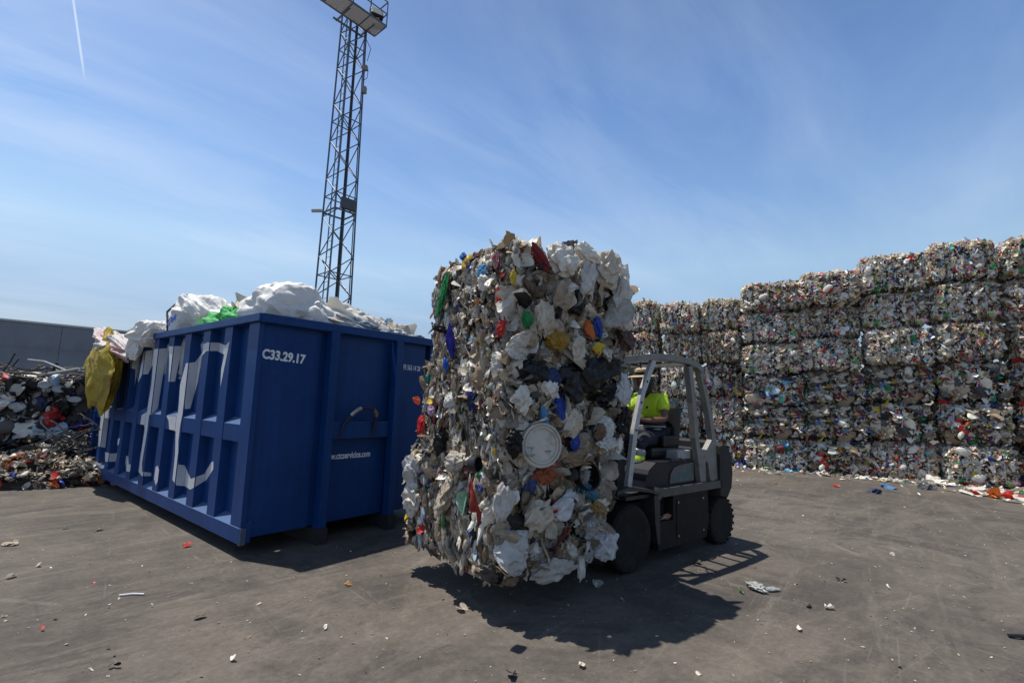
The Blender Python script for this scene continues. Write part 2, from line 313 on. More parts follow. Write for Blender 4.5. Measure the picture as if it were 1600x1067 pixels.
def bale_geo(seed, size, n_s, n_p, s_rng, p_rng, W, vert=1.2, amp=.03, m=4, k=2, wires=(), tilt=.55, stick=.05, dark=(.03, .027, .025), rr=.07, smooth_puff=True, inset=.055, smooth_s=False, up=0., mul=1.):
    rng = np.random.default_rng(seed); hs = np.array(size)/2; parts = []
    # packed core
    g = 14; V, f = ico(4); c = np.sign(V)*np.abs(V)**.22; c /= np.abs(c).max(1, keepdims=True); c = c*(hs-inset)
    parts.append((c, f, np.tile(np.array(dark), (len(c), 1)), False))
    def surf(n, off, spread):
        p, nn = box_surface(rng, n, hs, rr); o = lump(p, seed+5, amp)+rng.uniform(off-spread, off+spread, n)
        for wx in wires: o -= .03*np.exp(-((p[:, 0]-wx)/.035)**2)*(np.abs(nn[:, 0]) < .6)
        return p+nn*o[:, None], nn
    if n_p:
        p, nn = surf(n_p, -.03, .03); e = rng.uniform(*p_rng, n_p)*rng.choice([.7, 1, 1.5], n_p, p=[.5, .35, .15]); vf = (np.abs(nn[:, 2]) < .6)
        v, ff, cc = puffs(rng, p, nn, e, e*rng.uniform(.8, 1.9, n_p), e*rng.uniform(.25, .6, n_p), pick_cols(rng, n_p, W), k=k, tilt=.35, vert=vert*vf)
        parts.append((v, ff, cc, smooth_puff))
    p, nn = surf(n_s, 0, .03); nn = nn+np.array([0, 0, up]); e = rng.uniform(*s_rng, n_s)*rng.choice([.6, 1, 1.7], n_s, p=[.45, .4, .15]); vf = (np.abs(nn[:, 2]) < .6)
    v, ff, cc = scraps(rng, p, nn, e*rng.uniform(.5, 1, n_s), e*rng.uniform(.8, 2.0, n_s), pick_cols(rng, n_s, W), m=m, slope=1.1, tilt=tilt, vert=vert*vf)
    parts.append((v, ff, cc, smooth_s))
    # a few bits sticking out
    ns = int(n_s*.06); p, nn = surf(ns, stick*.6, stick*.6); e = rng.uniform(.3, .9, ns)*s_rng[1]
    v, ff, cc = scraps(rng, p, nn, e*.5, e*1.4, pick_cols(rng, ns, W), m=m, slope=1.3, tilt=1.5)
    parts.append((v, ff, cc, False))
    V, F, C, S = merge(parts)
    V = V+np.array([0, 0, hs[2]])
    return V, F, np.clip(C*mul, 0, .85), S

# ------------------------------------------------------------------ ground
def ground():
    m = bpy.data.materials.new('yard_concrete'); m.use_nodes = True; t = m.node_tree; n = t.nodes; l = t.links; b = n['Principled BSDF']
    co = n.new('ShaderNodeTexCoord').outputs['Object']
    def noise(sc, det=6, rough=.6, scale=None, rot=0, dist=0):
        v = co
        if scale:
            m0 = n.new('ShaderNodeMapping'); m0.inputs['Rotation'].default_value = (0, 0, -rot); l.new(co, m0.inputs[0]); mp = n.new('ShaderNodeMapping'); mp.inputs['Scale'].default_value = scale; l.new(m0.outputs[0], mp.inputs[0]); v = mp.outputs[0]
        z = n.new('ShaderNodeTexNoise'); z.inputs['Scale'].default_value = sc; z.inputs['Detail'].default_value = det; z.inputs['Roughness'].default_value = rough; z.inputs['Distortion'].default_value = dist; l.new(v, z.inputs['Vector']); return z.outputs['Fac']
    def rng_(v, a, b_, c=0, d=1):
        q = n.new('ShaderNodeMapRange'); l.new(v, q.inputs['Value']); q.inputs['From Min'].default_value = a; q.inputs['From Max'].default_value = b_; q.inputs['To Min'].default_value = c; q.inputs['To Max'].default_value = d; return q.outputs[0]
    def mix(f, a, bcol, mode='MIX'):
        x = n.new('ShaderNodeMixRGB'); x.blend_type = mode
        if isinstance(f, float): x.inputs[0].default_value = f
        else: l.new(f, x.inputs[0])
        if isinstance(a, tuple): x.inputs[1].default_value = (*a, 1)
        else: l.new(a, x.inputs[1])
        if isinstance(bcol, tuple): x.inputs[2].default_value = (*bcol, 1)
        else: l.new(bcol, x.inputs[2])
        return x.outputs[0]
    def mul(a, b_):
        x = n.new('ShaderNodeMath'); x.operation = 'MULTIPLY'; l.new(a, x.inputs[0])
        if isinstance(b_, float): x.inputs[1].default_value = b_
        else: l.new(b_, x.inputs[1])
        return x.outputs[0]
    c = mix(rng_(noise(.35, 5), .35, .65), (.080, .071, .063), (.122, .108, .093))
    c = mix(mul(rng_(noise(.7, 9, .74, dist=1.2), .49, .6), .75), c, (.050, .046, .043))      # oily stains
    c = mix(mul(rng_(noise(.6, 9, .70, (.6, 1.9, 1), 2.3, 1.0), .49, .64), .6), c, (.056, .051, .047))   # wheel streaks along the forklift's way
    c = mix(mul(rng_(noise(.7, 9, .72, (.5, 2.6, 1), .62, .9), .5, .66), .55), c, (.145, .127, .107))   # pale scrape streaks
    c = mix(mul(rng_(noise(1.0, 9, .74, (.3, 5, 1), .95, .5), .54, .68), .5), c, (.150, .134, .117))
    c = mix(rng_(noise(5, 8, .75), .35, .68), mix(1., c, (.84, .84, .84), 'MULTIPLY'), mix(1., c, (1.13, 1.125, 1.12), 'MULTIPLY'))
    c = mix(rng_(noise(22, 8, .8), .32, .7), mix(1., c, (.74, .74, .74), 'MULTIPLY'), mix(1., c, (1.24, 1.23, 1.21), 'MULTIPLY'))
    c = mix(mul(rng_(noise(210, 2, .6), .4, .7), .5), c, mix(1., c, (1.5, 1.46, 1.4), 'MULTIPLY'))
    # curved tyre arcs left by the turning forklift
    for cxy, sc in (((5.5, 9.5), 1.6), ((-3.5, 1.0), 1.9)):
        mp = n.new('ShaderNodeMapping'); mp.inputs['Location'].default_value = (-cxy[0], -cxy[1], 0); l.new(co, mp.inputs[0])
        wv = n.new('ShaderNodeTexWave'); wv.wave_type = 'RINGS'; wv.rings_direction = 'Z'; wv.inputs['Scale'].default_value = sc*.35; wv.inputs['Distortion'].default_value = 1.2; wv.inputs['Detail'].default_value = 3; wv.inputs['Detail Scale'].default_value = .6; l.new(mp.outputs[0], wv.inputs['Vector'])
        c = mix(mul(mul(rng_(wv.outputs['Fac'], .8, .98), rng_(noise(.5, 5, .6), .5, .62)), .35), c, (.050, .046, .043))
    # fine scratches
    for rot, thr in ((.9, .0035), (.55, .003), (1.3, .003), (2.3, .0035), (2.7, .003)):
        m0 = n.new('ShaderNodeMapping'); m0.inputs['Rotation'].default_value = (0, 0, -rot); m0.inputs['Location'].default_value = (rot*7, 3, 0); l.new(co, m0.inputs[0]); mp = n.new('ShaderNodeMapping'); mp.inputs['Scale'].default_value = (.12, 1.2, 1); l.new(m0.outputs[0], mp.inputs[0])
        z = n.new('ShaderNodeTexVoronoi'); z.feature = 'DISTANCE_TO_EDGE'; z.inputs['Scale'].default_value = 1.3; l.new(mp.outputs[0], z.inputs['Vector'])
        s_ = mul(rng_(z.outputs['Distance'], thr*2.4, thr, 0, 1), rng_(noise(1.6, 4), .5, .62))
        c = mix(mul(s_, .3), c, (.21, .19, .165) if rot < 2.5 else (.04, .037, .035))
    l.new(c, b.inputs['Base Color']); b.inputs['Roughness'].default_value = .82; b.inputs['Specular IOR Level'].default_value = .25
    bu = n.new('ShaderNodeBump'); bu.inputs['Strength'].default_value = .35; bu.inputs['Distance'].default_value = .01; l.new(noise(70, 6, .7), bu.inputs['Height']); l.new(bu.outputs[0], b.inputs['Normal'])
    mb = MB(); R = 600
    mb.add([(-R, -R, 0), (R, -R, 0), (R, R, 0), (-R, R, 0)], [(0, 1, 2, 3)])
    tag(mb.build('ground', m), kind='structure')
    # crumbs and dust specks too many to count
    rng = np.random.default_rng(3); n_ = 5200
    p = np.stack([rng.uniform(-9, 11, n_), 1.8+rng.uniform(0, 1, n_)**1.3*11, np.full(n_, .006)], 1)
    keep = ~((p[:, 0] > -7.6) & (p[:, 0] < -1) & (p[:, 1] > 5.5)); p = p[keep]; n_ = len(p)
    e = rng.uniform(.004, .012, n_)*rng.choice([1, 1.6, 3], n_, p=[.86, .11, .03])
    W = dict(white=10, offwhite=9, grey=5, lgrey=5, beige=4, red=.4, blue=.3, tan=2, black=2)
    v, f, c = scraps(rng, p, np.tile([0, 0, 1.], (n_, 1)), e, e*rng.uniform(1, 2.4, n_), pick_cols(rng, n_, W)*.9, m=3, slope=.6, tilt=.3)
    v[:, 2] = np.maximum(v[:, 2], .002)
    o = trash_mesh_obj('litter_crumbs', v, [f], c, M_trash); tag(o, 'tiny pale crumbs of plastic strewn over the concrete yard', 'litter', kind='stuff')
ground()

# ------------------------------------------------------------------ warehouse behind
def warehouse():
    a = np.array([-22.3, 20.9]); b = np.array([-6., 37.9]); d = (b-a)/np.linalg.norm(b-a)
    Lm, Rm = -22, 34; ang = math.atan2(d[1], d[0]); root = empty('warehouse', (a[0], a[1], 0), ang)
    M_w = mat('grey_cladding', (.19, .205, .235), .7, noise=(.5, .12), dirt=((.12, .12, .13), .8, .5, .9), bump=(3, .2, .02)); M_cap = mat('roof_flashing', (.5, .5, .5), .5, .3)
    mb = MB(); x = Lm
    while x < Rm:
        mb.box((x, 0, 0), (x+5.985, .2, 4.42)); x += 6
    mb.build('wall', M_w, root)
    MB().box((Lm, .22, 0), (Rm, 14, 4.3)).build('wall', M_w, root)
    MB().box((Lm-.1, -.06, 4.42), (Rm+.1, 14.1, 4.5)).build('roof', M_cap, root)
    MB().box((Lm, -.012, 3.3), (Rm, -.003, 3.36)).build('cladding_joint', M_w, root)
    MB().box((3.2, -.05, 2.9), (3.28, -.004, 4.3)).build('drainpipe', M_white, root)
    tag(root, 'long low grey warehouse with a plain wall beyond the scrap heap', 'warehouse')
warehouse()

# ------------------------------------------------------------------ wall of stacked bales
WA = np.array([11.52, 11.08]); WB = np.array([6.38, 13.84]); WV = (WB-WA)/np.linalg.norm(WB-WA); WN = np.array([WV[1], -WV[0]])
if WN@(-WA) < 0: WN = -WN
W_ANG = math.atan2(-WV[1], -WV[0])           # local +x runs to the right in the picture, local -y faces the camera
def bale_wall():
    variants = []
    for i in range(9):
        rig = i >= 5
        V, F, C, S = bale_geo(100+i*13, (1.30, 1.25, .89), 4200 if not rig else 2500, 300 if not rig else 420, (.04, .095) if not rig else (.055, .13), (.05, .11) if not rig else (.09, .22), W_FAR if not rig else W_RIGID, vert=1.8 if not rig else .3, up=.35, amp=.035, m=3, k=2, rr=.19, wires=(-.4, 0, .4), tilt=.42, mul=np.array([1.06, 1, .93])*(1.8, 1.6, 1.2, 1.65, 1.4, 1.35, 1.15, 1.4, 1.1)[i], dark=(.045, .038, .03), inset=.085, smooth_puff=False)
        o = trash_mesh_obj('plastic_bale', V, F, C, M_trash_far, smooth=S); variants.append(o)
    def loop(hx, hy, hz, x):
        j = random.Random(int(x*100)); return [(x+j.uniform(-.01, .01), sy*hy, z) for sy, z in ((-1, .03), (-1, hz*.35), (-1, hz*.7), (-1, hz-.03), (1, hz-.03), (1, .03))]
    wm = MB()
    for x in (-.4, 0, .4): wm.tube(loop(.67, .64, .93, x), .006, 4, closed=True)
    wire0 = wm.build('binding_wire', M_wire)
    cols = [(-1.42, -.04, 5.85, 6), (-.0, 1.33, 5.85, 6), (1.36, 2.76, 5.68, 6), (2.78, 4.19, 5.35, 6), (4.13, 5.6, 5.2, 6), (5.62, 6.68, 4.87, 5), (6.7, 7.9, 4.82, 5), (7.93, 9.1, 4.9, 5), (9.15, 10.4, 4.8, 5)]
    ordc = ["column at the photo's right edge", 'rightmost full column', 'second full column from the right', 'third full column from the right', 'fourth full column from the right', 'fifth full column from the right', 'sixth full column from the right', 'column behind the forklift roof', 'column hidden by the carried bales']
    ordr = ['bottom row', 'second row up', 'third row up', 'fourth row up', 'fifth row up', 'top row']
    lib = []; lr = np.random.default_rng(808)
    for nm_, col_, w_s, h_s in (('film_sheet', 'white', .16, .24), ('film_bag', 'offwhite', .14, .2), ('white_bag', 'white', .12, .18), ('red_bag', 'red', .09, .12), ('blue_bag', 'blue', .09, .14), ('grey_film', 'lgrey', .15, .2), ('tan_film', 'tan', .14, .18), ('blue_tub', 'sky', .14, .14), ('green_tub', 'green', .15, .15), ('orange_tub', 'orange', .14, .13),
      ('white_tub', 'white', .22, .22), ('black_film', 'black', .26, .2), ('dark_red_film', 'dred', .18, .2), ('white_sheet', 'white', .3, .2), ('teal_film', 'teal', .18, .14), ('yellow_tub', 'yellow', .12, .12), ('brown_film', 'brown', .24, .16), ('lilac_tub', (.45, .35, .6), .14, .14)):
        cc_ = np.array([PAL[col_] if isinstance(col_, str) else col_])
        v_, f_, c_ = puffs(lr, np.zeros((1, 3)), np.array([[0, -1., 0]]), np.array([w_s]), np.array([h_s]), np.array([.09]), cc_, k=3, tilt=.1, vert=10, crease=.34)
        if 'tub' in nm_: v_, f_, c_ = scraps(lr, np.zeros((1, 3)), np.array([[0, -1., 0]]), np.array([w_s*1.2]), np.array([h_s*1.2]), cc_, m=9, slope=.5, tilt=.1, vert=10, folds=6)
        lib.append((nm_, trash_mesh_obj(nm_, v_, [f_], c_, M_trash_far, smooth=np.ones(len(f_)))))
    R = random.Random(5); used = set()
    looks = ['grey and white shredded film', 'pale mixed film flecked red and blue', 'dense grey mixed plastic', 'mottled white and brown film', 'multicoloured crushed plastic', 'dark bale of larger rigid pieces', 'dark bale of crushed tubs and sheets']
    for ci, (u0, u1, top, nr) in enumerate(cols):
        for r in range(nr):
            lowrig = r < 3 and R.random() < .75
            vi = R.choice([5, 6, 7, 8]) if lowrig else R.randrange(5)
            src = variants[vi]
            o = src if vi not in used else src.copy()
            if vi not in used: used.add(vi)
            else: COL.objects.link(o)
            hz = top/nr; cu = (u0+u1)/2+R.uniform(-.03, .03)
            off = R.uniform(-.15, .08)
            p = WA+WV*cu-WN*(.62+off)
            o.location = (p[0], p[1], r*hz+.005)
            flip = R.random() < .5
            o.rotation_euler = (R.uniform(-.012, .012), R.uniform(-.015, .015), W_ANG+(PI if flip else 0)+R.uniform(-.03, .03))
            o.scale = ((u1-u0)/1.37*(R.uniform(1.0, 1.03) if ci in (3, 4, 5) else R.uniform(.95, .985)), 1, hz/.965*(R.uniform(1.0, 1.07) if r == nr-1 else R.uniform(.985, 1.01)))
            tag(o, '%s bale, %s, %s' % (['grey white', 'pale mixed', 'dense grey', 'mottled brown', 'multicoloured', 'large-piece plastic', 'crushed tub', 'colourful plastic', 'mixed tub'][vi], ordr[r], ordc[ci]), 'bale', 'plastic bales stacked in the long wall')
            for q_ in range(R.choice([0, 1, 2, 2, 3, 4] if r < 3 else [0, 1, 1, 2])):
                nm_, pc_ = R.choice(lib if r < 3 else lib[:7]); k_ = pc_ if pc_.name not in used else pc_.copy()
                if k_ is pc_: used.add(pc_.name)
                else: COL.objects.link(k_)
                k_.parent = o; f_ = 1 if flip else -1
                k_.location = (R.uniform(-.52, .52), f_*.655, R.uniform(.15, .78)); k_.rotation_euler = (0, R.uniform(-1.2, 1.2), PI if flip else 0)
            w_ = wire0 if (ci == 0 and r == 0) else wire0.copy()
            if w_ is not wire0: COL.objects.link(w_)
            w_.parent = o
    for nm_, pc_ in lib:
        if pc_.parent is None: bpy.data.objects.remove(pc_)
    # trodden litter along the foot of the wall
    rng = np.random.default_rng(77); n_ = 620
    u = rng.uniform(-1.5, 8, n_); d = np.abs(rng.normal(0, .42, n_))+.05; d = np.where(rng.random(n_) < .15, d*2.2, d)
    p = np.stack([WA[0]+WV[0]*u+WN[0]*d, WA[1]+WV[1]*u+WN[1]*d, np.full(n_, .025)], 1)
    e = rng.uniform(.03, .12, n_)*rng.choice([.7, 1, 1.8], n_, p=[.5, .35, .15])
    W = dict(white=22, offwhite=12, lgrey=8, beige=5, blue=2, sky=1, red=3, mint=2, orange=1, green=.6, black=1.5, dgrey=2)
    v, f, c = scraps(rng, p, np.tile([0, 0, 1.], (n_, 1)), e, e*rng.uniform(1, 2.2, n_), pick_cols(rng, n_, W), m=4, slope=.7, tilt=.35)
    v[:, 2] = np.maximum(v[:, 2], .004)
    o = trash_mesh_obj('litter_strip', v, [f], c, M_trash); tag(o, 'ragged strip of pale litter along the foot of the bale wall', 'litter', kind='stuff')
bale_wall()

# ------------------------------------------------------------------ left: low stack of rigid bales, scrap heap, cables, loose waste
def left_side():
    rng = np.random.default_rng(9)
    names = [('dark bale of crushed tubs with white lids, lower row at left edge', 0), ('dark bale of buckets, lower row nearest the blue container', 1), ('bale of white buckets, upper row at the left edge', 0), ('dark red and black bale, upper row nearest the blue container', 1), ('dark bale set back at the far left, lower row', 2), ('dark bale set back at the far left, upper row', 2)]
    base = np.array([-8.05, 9.75]); d = np.array([-.93, -.36]); d /= np.linalg.norm(d); nrm = np.array([-d[1], d[0]]); 
    if nrm@(-base) < 0: nrm = -nrm
    ang = math.atan2(-d[1], -d[0])
    spots = [(1.6, 0, 0), (.1, 0, 0), (1.55, 0, 1), (.15, 0, 1), (3.1, 0, 0), (3.05, 0, 1)]
    Wd = dict(white=5, grey=4, lgrey=4, dgrey=14, black=20, brown=6, dred=9, red=3, blue=3, navy=5, lblue=4, green=2, sky=1)
    M_tub = mat('tub_white', (.4, .42, .43), .5, noise=(8, .15)); WL = dict(white=9, offwhite=6, grey=8, lgrey=8, lblue=5, dgrey=14, black=18, brown=6, navy=4, blue=2, dred=2, red=1, beige=3)
    for i, (s, t, r) in enumerate(spots):
        V, F, C, S = bale_geo(500+i*7, (1.45, 1.3, .9), 900, 300, (.05, .12), (.12, .27), Wd if i in (1, 3) else WL, vert=0, amp=.05, m=3, k=2, smooth_puff=False)
        p = base+d*s-nrm*.65
        o = trash_mesh_obj('plastic_bale', V, F, C, M_trash_far, smooth=S, loc=(p[0], p[1], r*.87)); o.rotation_euler = (0, 0, ang+.03*(i % 3-1))
        tag(o, names[i][0], 'bale', 'low stack of dark bales at the left')
        # crushed lids and tubs on the face
        rr = random.Random(i)
        for k in range(4 if r else 3):
            q = MB(); x = rr.uniform(-.6, .6); z = rr.uniform(.15, .8); rad = rr.uniform(.09, .15)
            Mx = Matrix.Translation((x, -.70, z)) @ Matrix.Rotation(PI/2+rr.uniform(-.4, .4), 4, 'X') @ Matrix.Rotation(rr.uniform(-.4, .4), 4, 'Y') @ Matrix.Diagonal((1, rr.uniform(.5, .9), 1, 1))
            q.lathe([(rad*.9, -.02), (rad, 0), (rad, .015), (rad*.9, .022), (rad*.85, .012), (.01, .014)], 18, Mx)
            q.build('bucket_lid', M_tub, o)
    # scrap metal on top
    mb = MB(); R = random.Random(4)
    for k in range(420):
        s = R.uniform(-1.2, 4.0); t = R.uniform(-.1, 1.6); z = 1.78+R.random()**2*.28*(1-abs(t-.7)*.5)
        c = base+d*s-nrm*t; pts = []; x, y, zz = c[0], c[1], z; dx, dy, dz = R.gauss(0, 1), R.gauss(0, 1), R.gauss(0, .3)
        ln = R.uniform(.1, .4); q = math.sqrt(dx*dx+dy*dy+dz*dz)
        for j in range(4):
            pts.append((x, y, max(zz, 1.74))); x += dx/q*ln/3+R.gauss(0, .03); y += dy/q*ln/3+R.gauss(0, .03); zz += dz/q*ln/3+R.gauss(0, .02)
        mb.tube(pts, R.choice([.008, .012, .02]), 5)
    tag(mb.build('scrap_metal', mat('rusty_scrap', (.10, .085, .07), .6, .5, noise=(7, .4))), 'tangle of thin grey scrap metal lying on top of the dark bales', 'scrap metal', kind='stuff')
    def stick(name, pts, r, m, label, cat):
        tag(MB().tube(pts, r, 6).build(name, m), label, cat)
    def at(px, py, Y):
        dd = _fw+_rt*(px-800)/FPX-_up*(py-533.5)/FPX; return tuple(CAMP+dd*(Y/dd[1]))
    stick('metal_pipe', [at(44, 562, 9.9), at(70, 565, 9.8), at(104, 579, 9.6)], .022, M_worn, 'bent pale metal pipe sticking up from the scrap heap at left', 'pipe')
    stick('metal_bar', [at(76, 584, 9.2), at(124, 576, 9.2)], .028, M_worn, 'straight grey bar lying above the dark red bale', 'bar')
    stick('dark_branch', [at(2, 584, 9.7), at(14, 568, 9.7), at(24, 551, 9.7)], .016, M_dark, 'upright dark branch at the far left of the scrap heap', 'branch')
    stick('dark_branch', [at(4, 588, 9.9), at(18, 574, 9.9), at(30, 560, 9.9)], .014, M_dark, 'shorter dark branch leaning right beside the upright one', 'branch')
    stick('dark_bar', [at(80, 583, 9.8), at(90, 566, 9.8)], .03, M_dark, 'short thick dark bar standing in the scrap heap', 'bar')
    # cables
    mb = MB(); R = random.Random(8)
    for k in range(150):
        c = np.array([-7.35, 8.95])+np.array([R.uniform(-.75, .55), R.uniform(-.3, .5)]); z = R.uniform(.05, 1.05)*(1-.3*abs(c[0]+7.35)); a = R.uniform(0, 6.28); r = R.uniform(.12, .4); pts = []
        tx, ty = R.gauss(0, .7), R.gauss(0, .7)
        for j in range(9):
            b = a+j*R.uniform(.25, .42); x = r*math.cos(b); y = r*math.sin(b)
            pts.append((c[0]+x, c[1]+y*.6, max(.02, z+x*tx*.5+y*ty*.6+R.gauss(0, .012))))
        mb.tube(pts, R.choice([.009, .013, .02]), 5)
    tag(mb.build('cable_tangle', mat('cable_black', (.03, .03, .032), .45, noise=(5, .5))), 'heap of tangled black cables beside the container ladder end', 'cables', kind='stuff')
    # dark earth/waste mound under cables and between bales
    def mound(name, label, cx, cy, rx, ry, h, n_, W, seed, e0=(.05, .16), ang=0., mm=None, core=(.05, .043, .037)):
        r = np.random.default_rng(seed); V, f = ico(4); keep = V.copy(); 
        c = V*np.array([rx, ry, h])*.93; nse = 1+.09*np.sin(V@np.array([7, 3, 5.]))+.07*np.sin(V@np.array([-4, 9, 6.])); c = c*nse[:, None]; c[:, 2] = np.maximum(c[:, 2], -.01)
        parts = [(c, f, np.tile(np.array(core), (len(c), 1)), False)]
        a = r.uniform(0, 6.28, n_); q = np.sqrt(r.random(n_)); x = np.cos(a)*q*rx*1.05; y = np.sin(a)*q*ry*1.05
        z = h*np.sqrt(np.clip(1-q*q, 0, 1))*(1+.1*np.sin(x*6+2*y))+.012
        nn = np.stack([x/rx**2, y/ry**2, np.maximum(z/h**2*.6, .3)], 1); nn /= np.linalg.norm(nn, axis=1, keepdims=True)
        e = r.uniform(*e0, n_)
        v, ff, cc = scraps(r, np.stack([x, y, z], 1), nn, e*r.uniform(.4, 1, n_), e*r.uniform(.8, 1.8, n_), pick_cols(r, n_, W), m=4, slope=1.2, tilt=.7); v[:, 2] = np.maximum(v[:, 2], .003)
        parts.append((v, ff, cc, False)); V, F, C, S = merge(parts)
        o = trash_mesh_obj(name, V, F, C, mm or M_trash, smooth=S, loc=(cx, cy, 0)); o.rotation_euler = (0, 0, ang)
        tag(o, label, 'waste', kind='stuff'); return o
    Ws = dict(white=8, offwhite=10, grey=12, lgrey=7, beige=9, tan=12, brown=12, black=12, dgrey=14, orange=2, red=2, blue=1.5, dred=2, green=1)
    mound('loose_waste', 'low spread of shredded plastic and film on the ground at left', -8.3, 8.35, 1.75, .8, .42, 1500, Ws, 31, ang=.25)
    mound('loose_waste', 'brown rusty debris beside the bottom corner of the container', -6.95, 8.6, .55, .38, .24, 260, dict(tan=5, brown=12, dred=5, orange=2, beige=2, black=2), 32)
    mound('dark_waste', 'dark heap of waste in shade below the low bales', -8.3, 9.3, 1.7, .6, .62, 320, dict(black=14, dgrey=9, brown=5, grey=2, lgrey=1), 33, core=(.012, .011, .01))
left_side()

# ------------------------------------------------------------------ blue hook-lift container
CX, CY, CYAW, CW, CTOP, CL = -2.591, 4.910, .8913, 2.373, 2.418, 6.40
CU = np.array([math.cos(CYAW), math.sin(CYAW), 0]); CV = np.array([-math.sin(CYAW), math.cos(CYAW), 0]); CO = np.array([CX, CY, 0]); KZ = np.array([0, 0, 1.])
RIBS = [.65+.625*k for k in range(9)]
def text_obj(body, name, size, M, m, parent, sx=1., bold=0., ext=.0015):
    cu = bpy.data.curves.new(name, 'FONT'); cu.body = body; cu.size = size; cu.extrude = ext; cu.offset = bold; cu.resolution_u = 3
    o = bpy.data.objects.new(name, cu); COL.objects.link(o); bpy.context.view_layer.update()
    me = bpy.data.meshes.new_from_object(o.evaluated_get(bpy.context.evaluated_depsgraph_get())); bpy.data.objects.remove(o)
    me.transform(M @ Matrix.Diagonal((sx, 1, 1, 1))); me.materials.clear(); me.materials.append(m)
    q = bpy.data.objects.new(name, me); COL.objects.link(q); q.parent = parent; return q
def clip(poly, lo, hi, ax):
    for s, lim in ((1, lo), (-1, -hi)):
        o = []
        for i in range(len(poly)):
            a, b = poly[i-1], poly[i]; ia, ib = s*a[ax] >= lim, s*b[ax] >= lim
            if ia != ib:
                t = (s*lim-a[ax])/(b[ax]-a[ax]); o.append((a[0]+t*(b[0]-a[0]), a[1]+t*(b[1]-a[1])))
            if ib: o.append(b)
        poly = o
        if len(poly) < 3: return []
    return poly
def container():
    root = empty('skip_container', (CX, CY, 0), CYAW)
    tag(root, 'big blue ribbed steel container heaped with white sacks', 'container')
    Wd, Ln = CW, CL
    for side in (0, 1):
        S = (lambda x: x) if side == 0 else (lambda x: Wd-x)
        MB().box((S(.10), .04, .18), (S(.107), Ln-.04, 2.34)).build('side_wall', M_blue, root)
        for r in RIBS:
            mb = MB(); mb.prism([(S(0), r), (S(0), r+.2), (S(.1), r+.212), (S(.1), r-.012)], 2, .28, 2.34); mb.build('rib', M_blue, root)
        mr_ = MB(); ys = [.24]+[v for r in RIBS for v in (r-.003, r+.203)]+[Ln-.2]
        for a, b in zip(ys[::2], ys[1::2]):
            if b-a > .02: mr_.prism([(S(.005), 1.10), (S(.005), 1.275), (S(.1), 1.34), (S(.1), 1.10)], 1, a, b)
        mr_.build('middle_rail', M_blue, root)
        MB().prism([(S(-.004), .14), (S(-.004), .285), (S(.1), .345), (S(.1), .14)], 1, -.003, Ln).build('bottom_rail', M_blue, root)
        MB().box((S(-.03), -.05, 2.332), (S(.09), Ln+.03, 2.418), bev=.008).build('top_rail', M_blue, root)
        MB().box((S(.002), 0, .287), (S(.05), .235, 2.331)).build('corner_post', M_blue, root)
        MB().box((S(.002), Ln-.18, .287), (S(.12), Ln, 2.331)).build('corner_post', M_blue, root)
    # front
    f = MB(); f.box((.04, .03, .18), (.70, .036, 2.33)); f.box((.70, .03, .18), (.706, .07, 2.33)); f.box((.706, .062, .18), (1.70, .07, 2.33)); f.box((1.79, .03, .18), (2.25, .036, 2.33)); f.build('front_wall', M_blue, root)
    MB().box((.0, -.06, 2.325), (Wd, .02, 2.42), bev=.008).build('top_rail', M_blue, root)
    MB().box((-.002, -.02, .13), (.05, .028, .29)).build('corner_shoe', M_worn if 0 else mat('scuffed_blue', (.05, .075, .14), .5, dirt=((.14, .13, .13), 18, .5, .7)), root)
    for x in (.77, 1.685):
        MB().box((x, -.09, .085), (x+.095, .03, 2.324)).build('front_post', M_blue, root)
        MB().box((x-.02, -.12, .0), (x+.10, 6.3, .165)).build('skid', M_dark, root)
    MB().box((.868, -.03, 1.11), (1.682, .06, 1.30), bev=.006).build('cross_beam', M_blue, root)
    hb = MB(); hb.tube([(.99, -.02, 1.13), (1.02, -.05, 1.28), (1.10, -.09, 1.40), (1.17, -.1, 1.455), (1.27, -.1, 1.475), (1.37, -.1, 1.455), (1.43, -.09, 1.40), (1.44, -.05, 1.28), (1.44, -.02, 1.12)], .021, 10)
    hb_o = hb.build('hook_bar', mat('hook_bar_paint', (.008, .018, .05), .5), root)
    MB().tube([(1.08, -.085, 1.382), (1.10, -.0905, 1.402), (1.17, -.1, 1.455), (1.20, -.1, 1.463)], .025, 10).build('worn_patch', M_worn, hb_o)
    MB().tube([(1.38, -.099, 1.452), (1.43, -.09, 1.40), (1.434, -.08, 1.37)], .024, 10).build('worn_patch', mat('dull_steel', (.22, .21, .20), .45, .7), hb_o)
    MB().box((.13, .08, .18), (2.24, Ln-.05, .20)).build('floor', M_dark, root)
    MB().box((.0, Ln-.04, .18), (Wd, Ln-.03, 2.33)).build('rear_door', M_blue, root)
    # ladder rungs in the last bay
    lad = MB()
    for z in (.45, .62, .79, .96): lad.tube([(-.02, Ln-.22, z), (-.02, Ln+.04, z)], .012, 6)
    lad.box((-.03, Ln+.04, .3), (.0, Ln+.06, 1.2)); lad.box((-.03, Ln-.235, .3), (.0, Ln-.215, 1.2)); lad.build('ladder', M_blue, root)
    # painted white letters broken over ribs and recesses
    Zp = lambda p: (120+p[0]/2.964, 500+p[1]/2.964)
